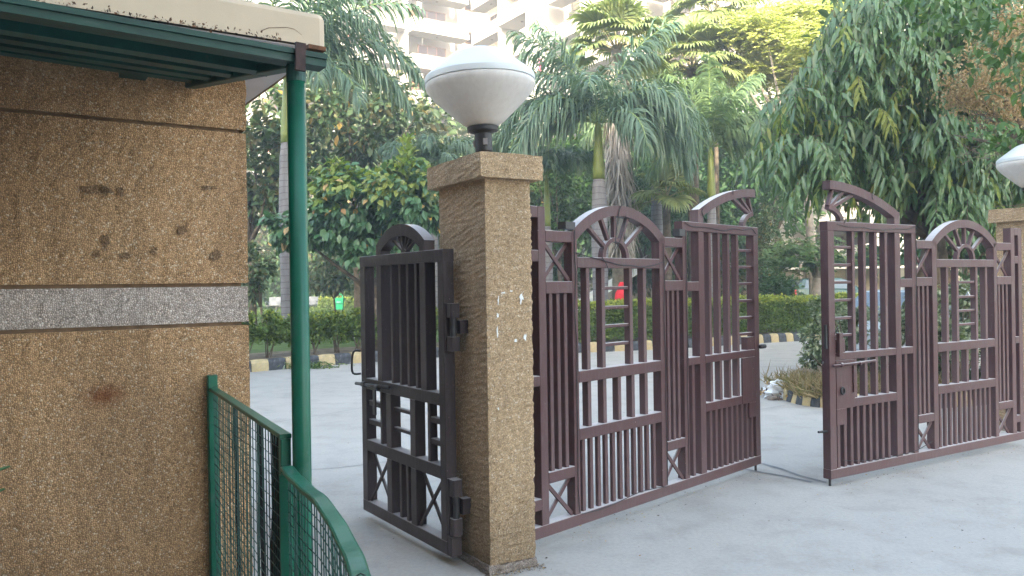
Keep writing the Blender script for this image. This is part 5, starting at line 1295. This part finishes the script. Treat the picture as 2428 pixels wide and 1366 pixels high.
# ================================================================== CARS, SHEDS, BENCH, BIN, SLIDE, PERSON
def car(label, loc, rz, paint, L_=3.9, Wd=1.62, Hh=1.46):
    T = thing('car', label, 'car', loc, rz)
    # side outline stations: x, half width at sill, belt z, roof z, half width roof
    st = [(-1.95, .60, .52, .78), (-1.88, .74, .34, .98), (-1.6, .80, .24, 1.03), (-1.0, .81, .20, 1.0), (0, .81, .20, .97), (1.0, .80, .20, .93), (1.55, .78, .24, .84), (1.85, .68, .32, .70), (1.95, .5, .42, .6)]
    g = MB(); vs = []
    for x, hw, z0, z1 in st:
        ring = [(-hw*.92, z0), (-hw, z0+.10), (-hw, z0+(z1-z0)*.6), (-hw*.95, z1), (-hw*.5, z1+.025), (hw*.5, z1+.025), (hw*.95, z1), (hw, z0+(z1-z0)*.6), (hw, z0+.10), (hw*.92, z0)]
        vs += [(x, y, z) for y, z in ring]
    k = 10; n = len(st); fs = [(i*k+j, i*k+(j+1) % k, (i+1)*k+(j+1) % k, (i+1)*k+j) for i in range(n-1) for j in range(k)]+[tuple(range(k)), tuple((n-1)*k+j for j in range(k-1, -1, -1))]
    o = g.add(vs, fs).build('body', paint, T); smooth_by_angle(o, 45)
    cab = [(-1.72, 1.02, 1.04), (-1.42, 1.02, 1.40), (-.6, 1.0, Hh), (.2, .98, Hh-.01), (.52, .97, 1.36), (1.12, .94, .96)]
    vs = []
    for x, zb, zt in cab: vs += [(x, -.74, zb), (x, -.60, zt), (x, -.3, zt+.02), (x, .3, zt+.02), (x, .60, zt), (x, .74, zb)]
    k = 6; n = len(cab); fs = [(i*k+j, i*k+j+1, (i+1)*k+j+1, (i+1)*k+j) for i in range(n-1) for j in range(k-1)]
    o = MB().add(vs, fs).build('cabin', paint, T); smooth_by_angle(o, 40)
    for s_ in (-1, 1):
        for x0, x1, xb0, xb1 in ((-1.30, -.55, -1.45, -.50), (-.47, .42, -.44, .86)):
            q = [(xb0, s_*.746, 1.04), (xb1, s_*.746, 1.0), (x1, s_*.632, 1.385), (x0, s_*.632, 1.385)]
            q2 = [(a, b*1.004+s_*.004, c) for a, b, c in q]
            MB().add(q+q2, [(4, 5, 6, 7), (0, 1, 2, 3), (0, 1, 5, 4), (1, 2, 6, 5), (2, 3, 7, 6), (3, 0, 4, 7)]).build('window', M['carglass'], T)
        for x in (-1.22, 1.18):
            w_ = MB().lathe([(.20, -.09), (.285, -.09), (.30, -.06), (.30, .06), (.285, .09), (.20, .09)], 24).build('wheel', M['tyre'], T); w_.location = (x, s_*.735, .30); w_.rotation_euler = (rad(90), 0, 0)
            r_ = MB().lathe([(.19, -.085), (.195, .085)], 20).build('rim', M['rim'], w_)
            for q in range(5): a = q*1.2566; MB().prism((.05*math.cos(a), .05*math.sin(a), -s_*.088), (.18*math.cos(a), .18*math.sin(a), -s_*.088), .03, .01, .002, (0, 0, 1)).build('spoke', M['steel'], w_)
        MB().box(-1.965, -1.80, min(s_*.56, s_*.765), max(s_*.56, s_*.765), .74, .99).build('tail_light', M['tail'], T)
        MB().box(1.80, 1.93, min(s_*.42, s_*.66), max(s_*.42, s_*.66), .60, .72).build('headlight', M['rim'], T)
        MB().box(.55, .70, min(s_*.76, s_*.9), max(s_*.76, s_*.9), .98, 1.10).build('mirror', paint, T)
    MB().add([(-1.735, -.66, 1.06), (-1.735, .66, 1.06), (-1.445, .55, 1.385), (-1.445, -.55, 1.385), (-1.745, -.66, 1.065), (-1.745, .66, 1.065), (-1.455, .55, 1.39), (-1.455, -.55, 1.39)], [(0, 1, 2, 3), (7, 6, 5, 4), (0, 4, 5, 1), (1, 5, 6, 2), (2, 6, 7, 3), (3, 7, 4, 0)]).build('rear_window', M['carglass'], T)
    MB().add([(1.10, -.64, .985), (1.10, .64, .985), (.56, .54, 1.345), (.56, -.54, 1.345), (1.115, -.64, .99), (1.115, .64, .99), (.575, .54, 1.35), (.575, -.54, 1.35)], [(3, 2, 1, 0), (4, 5, 6, 7), (0, 4, 5, 1), (1, 5, 6, 2), (2, 6, 7, 3), (3, 7, 4, 0)]).build('windscreen', M['carglass'], T)
    MB().box(-2.0, -1.86, -.66, .66, .36, .52).build('bumper', M['kerb_b'], T)
    return T
car('silver car with a red tail light parked behind the right main gate', (7.15, 12.6, 0.0), rad(14), M['silver_paint'])
pc2 = at(1940, 700, 33.0); car('dark teal car parked under the green sheds behind the hedge', (pc2[0]+.6, 33.5, .28), rad(8), M['teal_paint'])

def sheds(label, px0, depth, bays, bw, zv, rise, pm=None):
    a = at(px0, 640, depth); T = thing('car_shed', label, 'shed', (a[0], depth, .28), 0, 'green-lined vaulted car sheds'); zv -= .28
    for b in range(bays):
        for nm, off, mt in (('roof', 0.0, M['shed_top']), ('roof_lining', -.03, M['shed_in'])):
            g = MB(); n = 12; vs = []
            for i in range(n+1):
                f = i/n; z = zv+off+rise*math.sin(math.pi*f)**.8; x = b*bw+bw*f; vs += [(x, 0 if nm == 'roof' else .12, z), (x, 5, z)]
            g.add(vs, [(2*i, 2*i+2, 2*i+3, 2*i+1) for i in range(n)]).build(nm, mt, T)
        g = MB(); pts = [(b*bw+bw*i/12, -.01, zv-.02+rise*math.sin(math.pi*i/12)**.8) for i in range(13)]; g.tube(pts, .03, 6).build('arch_frame', M['shed_top'], T)
        MB().add([(b*bw+bw*i/12, 4.9, zv-.04+rise*math.sin(math.pi*i/12)**.8) for i in range(13)], [tuple(range(13))]).build('end_sheet', M['shed_in'], T)
        MB().box(b*bw-.05, b*bw+.05, .0, .1, 0, zv-.02).build('post', M['bark_grey'], T); MB().box(b*bw-.05, b*bw+.05, 4.8, 4.9, 0, zv-.02).build('post', M['bark_grey'], T)
    MB().box(-.1, bays*bw+.1, .02, .08, zv-.22, zv-.14).build('beam', M['wallwhite'], T)
    if depth < 50: MB().box(-.1, bays*bw+.1, 5.2, 5.4, -.2, 2.0).build('back_wall', M['wallcream'], T)
    return T
sheds('vaulted green-lined car sheds behind the gap between the main gates', 1788, 34, 5, 2.0, 2.35, .85)
sheds('vaulted car shed far behind the lawn, left of the wicket gate', 742, 64, 3, 2.2, 2.35, .9)

# white slide / sloping stair stringers behind the hedge
def slide():
    a = at(1362, 730, 27.5); T = thing('slide', 'white sloping slide with rails behind the hedge and left main gate', 'slide', (a[0], 27.5, .28))
    x1 = (at(1535, 640, 27.5)-a)[0]; z0, z1 = .5, 2.05
    MB().prism((0, 0, z0), (x1, 0, z1), .32, .05, .005, (0, 1, 0)).build('side_panel', M['white_plastic'], T)
    MB().prism((0, .6, z0), (x1, .6, z1), .32, .05, .005, (0, 1, 0)).build('side_panel', M['white_plastic'], T)
    MB().prism((0, .3, z0-.05), (x1, .3, z1-.05), .04, .5, .005, (0, 1, 0)).build('bed', M['white_plastic'], T)
    MB().prism((0, -.03, z0+.25), (x1, -.03, z1+.25), .035, .03, .005, (0, 1, 0)).build('rail', M['railing'], T)
    for f in (.95, .55): MB().box(x1*f-.04, x1*f+.04, .05, .55, 0, z0+(z1-z0)*f-.1).build('post', M['railing'], T)
slide()

def bench():
    a = at(633, 742, 44); b = at(752, 742, 44); wd = b[0]-a[0]
    T = thing('bench', 'silver metal bench on the lawn behind the left palm trunk', 'bench', ((a[0]+b[0])/2, 44, .3)); n = 4
    for i in range(n):
        x0 = -wd/2+wd*i/n+.02; x1 = -wd/2+wd*(i+1)/n-.02
        MB().prism(((x0+x1)/2, -.25, .44), ((x0+x1)/2, .22, .42), x1-x0, .03, .01, (0, 0, 1)).build('seat', M['steel'], T)
        MB().prism(((x0+x1)/2, .24, .46), ((x0+x1)/2, .42, .90), x1-x0, .03, .01, (0, 1, 0)).build('backrest', M['steel'], T)
    for x in (-wd/2, wd/2): MB().tube([(x, .25, .62), (x, -.15, .66), (x, -.3, .6), (x, -.25, .44)], .025, 8).build('armrest', M['steel'], T)
    for x in (-wd*.3, wd*.3): MB().tube([(x, -.28, 0), (x, 0, .40), (x, .28, 0)], .03, 8).build('leg', M['steel'], T)
    MB().box(-wd/2, wd/2, -.03, .03, .36, .40).build('beam', M['steel'], T)
bench()
def bin_():
    a = at(805, 738, 47); T = thing('litter_bin', 'bright green litter bin hanging in its hoop frame on the lawn', 'bin', (a[0], 47, .3))
    MB().add([(-.21, -.17, .1), (.21, -.17, .1), (.21, .17, .1), (-.21, .17, .1), (-.26, -.2, .74), (.26, -.2, .74), (.26, .2, .74), (-.26, .2, .74)], [(3, 2, 1, 0), (4, 5, 6, 7), (0, 1, 5, 4), (1, 2, 6, 5), (2, 3, 7, 6), (3, 0, 4, 7)]).build('body', M['bin'], T)
    MB().box(-.285, .285, -.225, .225, .745, .79).build('rim', M['bin'], T)
    MB().tube([(-.2, 0, .79)]+[(-.2*math.cos(a_), 0, .84+.17*math.sin(a_)) for a_ in np.linspace(0, math.pi, 12)]+[(.2, 0, .79)], .03, 8).build('hoop', M['bin'], T)
    MB().box(-.24, .24, -.208, -.200, .42, .45).build('band', M['green_dark'], T)
    MB().box(-.12, .12, -.207, -.199, .52, .56).build('print', M['white_plastic'], T)
    for x in (-.18, .18): MB().tube([(x, 0, 0), (x, 0, .12)], .03, 8).build('leg', M['iron'], T)
bin_()

def person():
    d = 24.0; p = at(1475, 700, d); T = thing('person', 'person seen from behind with a bright red cloth over head and shoulders, behind the hedge', 'person', (p[0], d, .25))
    H_ = 1.16
    # one continuous body grown from a joint skeleton
    J = {'pel': (0, 0, .70), 'wst': (0, 0, .84), 'chs': (0, .01, 1.02), 'nck': (0, 0, 1.13), 'hd0': (0, -.01, 1.19), 'hd1': (0, -.01, 1.30),
         'sl': (-.14, 0, 1.08), 'el': (-.17, .02, .86), 'wl': (-.13, -.12, .72), 'hl': (-.11, -.19, .70), 'sr': (.14, 0, 1.08), 'er': (.17, .02, .86), 'wr': (.13, -.12, .72), 'hr': (.11, -.19, .70),
         'tl': (-.08, 0, .66), 'kl': (-.09, -.02, .36), 'al': (-.09, .03, .06), 'fl': (-.09, -.12, .02), 'tr': (.08, 0, .66), 'kr': (.09, .06, .36), 'ar': (.09, .12, .07), 'fr': (.09, -.02, .02)}
    R_ = {'pel': .13, 'wst': .11, 'chs': .125, 'nck': .05, 'hd0': .075, 'hd1': .085, 'sl': .06, 'el': .042, 'wl': .03, 'hl': .03, 'sr': .06, 'er': .042, 'wr': .03, 'hr': .03, 'tl': .085, 'kl': .058, 'al': .038, 'fl': .03, 'tr': .085, 'kr': .058, 'ar': .038, 'fr': .03}
    E_ = ['pel wst', 'wst chs', 'chs nck', 'nck hd0', 'hd0 hd1', 'chs sl', 'sl el', 'el wl', 'wl hl', 'chs sr', 'sr er', 'er wr', 'wr hr', 'pel tl', 'tl kl', 'kl al', 'al fl', 'pel tr', 'tr kr', 'kr ar', 'ar fr']
    ks = list(J); me = bpy.data.meshes.new('body'); me.from_pydata([J[k] for k in ks], [tuple(ks.index(x) for x in e.split()) for e in E_], []); me.materials.append(M['skin'])
    o = link('body', me, T); sk = o.modifiers.new('skin', 'SKIN'); sk.use_smooth_shade = True
    for i, k in enumerate(ks): me.skin_vertices[0].data[i].radius = (R_[k], R_[k]); me.skin_vertices[0].data[i].use_root = (k == 'pel')
    o.modifiers.new('sub', 'SUBSURF').levels = 1
    # red shawl over head and shoulders, and long dress
    prof = [(.235, .62), (.235, .80), (.225, .95), (.200, 1.06), (.150, 1.14), (.118, 1.20), (.112, 1.28), (.085, 1.36), (.03, 1.40)]
    g = MB(); n = 28; vs = []
    for r, z in prof:
        for k in range(n):
            a = 2*math.pi*k/n; f = 1+.05*math.sin(5*a+z*9)+.03*math.sin(11*a); vs.append((r*f*math.cos(a), r*f*.72*math.sin(a), z-.02*math.cos(3*a)))
    fs = [(i*n+k, i*n+(k+1) % n, (i+1)*n+(k+1) % n, (i+1)*n+k) for i in range(len(prof)-1) for k in range(n)]+[tuple((len(prof)-1)*n+k for k in range(n))]
    g.add(vs, fs).build('shawl', M['red_cloth'], T, True)
    MB().lathe([(.27, .05), (.24, .35), (.20, .70)], 24).build('dress', M['black_cloth'], T, True)
    return T
person()

# ================================================================== ADDED VOLUME IMITATING LENS GLARE
hz = bpy.data.materials.new('glare_veil'); hz.use_nodes = True; n_ = hz.node_tree; n_.nodes.clear()
out_ = n_.nodes.new('ShaderNodeOutputMaterial'); pv = n_.nodes.new('ShaderNodeVolumePrincipled')
pv.inputs['Color'].default_value = (.93, .96, 1.0, 1); pv.inputs['Density'].default_value = .0036; pv.inputs['Anisotropy'].default_value = .2
n_.links.new(pv.outputs[0], out_.inputs['Volume'])
tag(MB().box(-800, 800, -310, 1210, -1.2, 40).build('glare_veil', hz), kind='stuff')

# leaf tips of a plant just outside the left edge of the picture
pl = thing('leafy_plant', 'green leaf tips poking in at the left edge in front of the gatehouse wall', 'plant', (-.86, 1.05, 0))
MB().tube([(0, 0, 0), (.01, 0, .5), (.03, .02, 1.15)], [.008, .007, .004], 6).build('stem', M['twig'], pl)
for (px, py, Y_, z0) in ((27, 1107, 1.12, 1.33), (14, 1160, 1.12, 1.28), (-60, 1020, 1.15, 1.38), (-90, 1120, 1.1, 1.34), (-40, 1200, 1.14, 1.22)):
    tip = at(px, py, Y_)-np.array([-.86, 1.05, 0]); b0 = np.array([.03, .02, z0-.18]); d = tip-b0; ln = np.linalg.norm(d); X, Yv, Z = frames(d[None]/ln, np.array([[0, -.4, 1.]]))
    g = MB(); vs = []; n = 8
    for i in range(n+1):
        s_ = i/n; wd = .018*math.sin(math.pi*min(1, .06+.94*s_))+.0008; c = b0+d*s_+Z[0]*.05*math.sin(math.pi*s_)
        vs += [c-X[0]*wd+Z[0]*.004, c, c+X[0]*wd+Z[0]*.004]
    fs = []
    for i in range(n): a = 3*i; fs += [(a, a+1, a+4, a+3), (a+1, a+2, a+5, a+4)]
    g.add(vs, fs).build('leaf', M['broad_leaf'], pl, True)
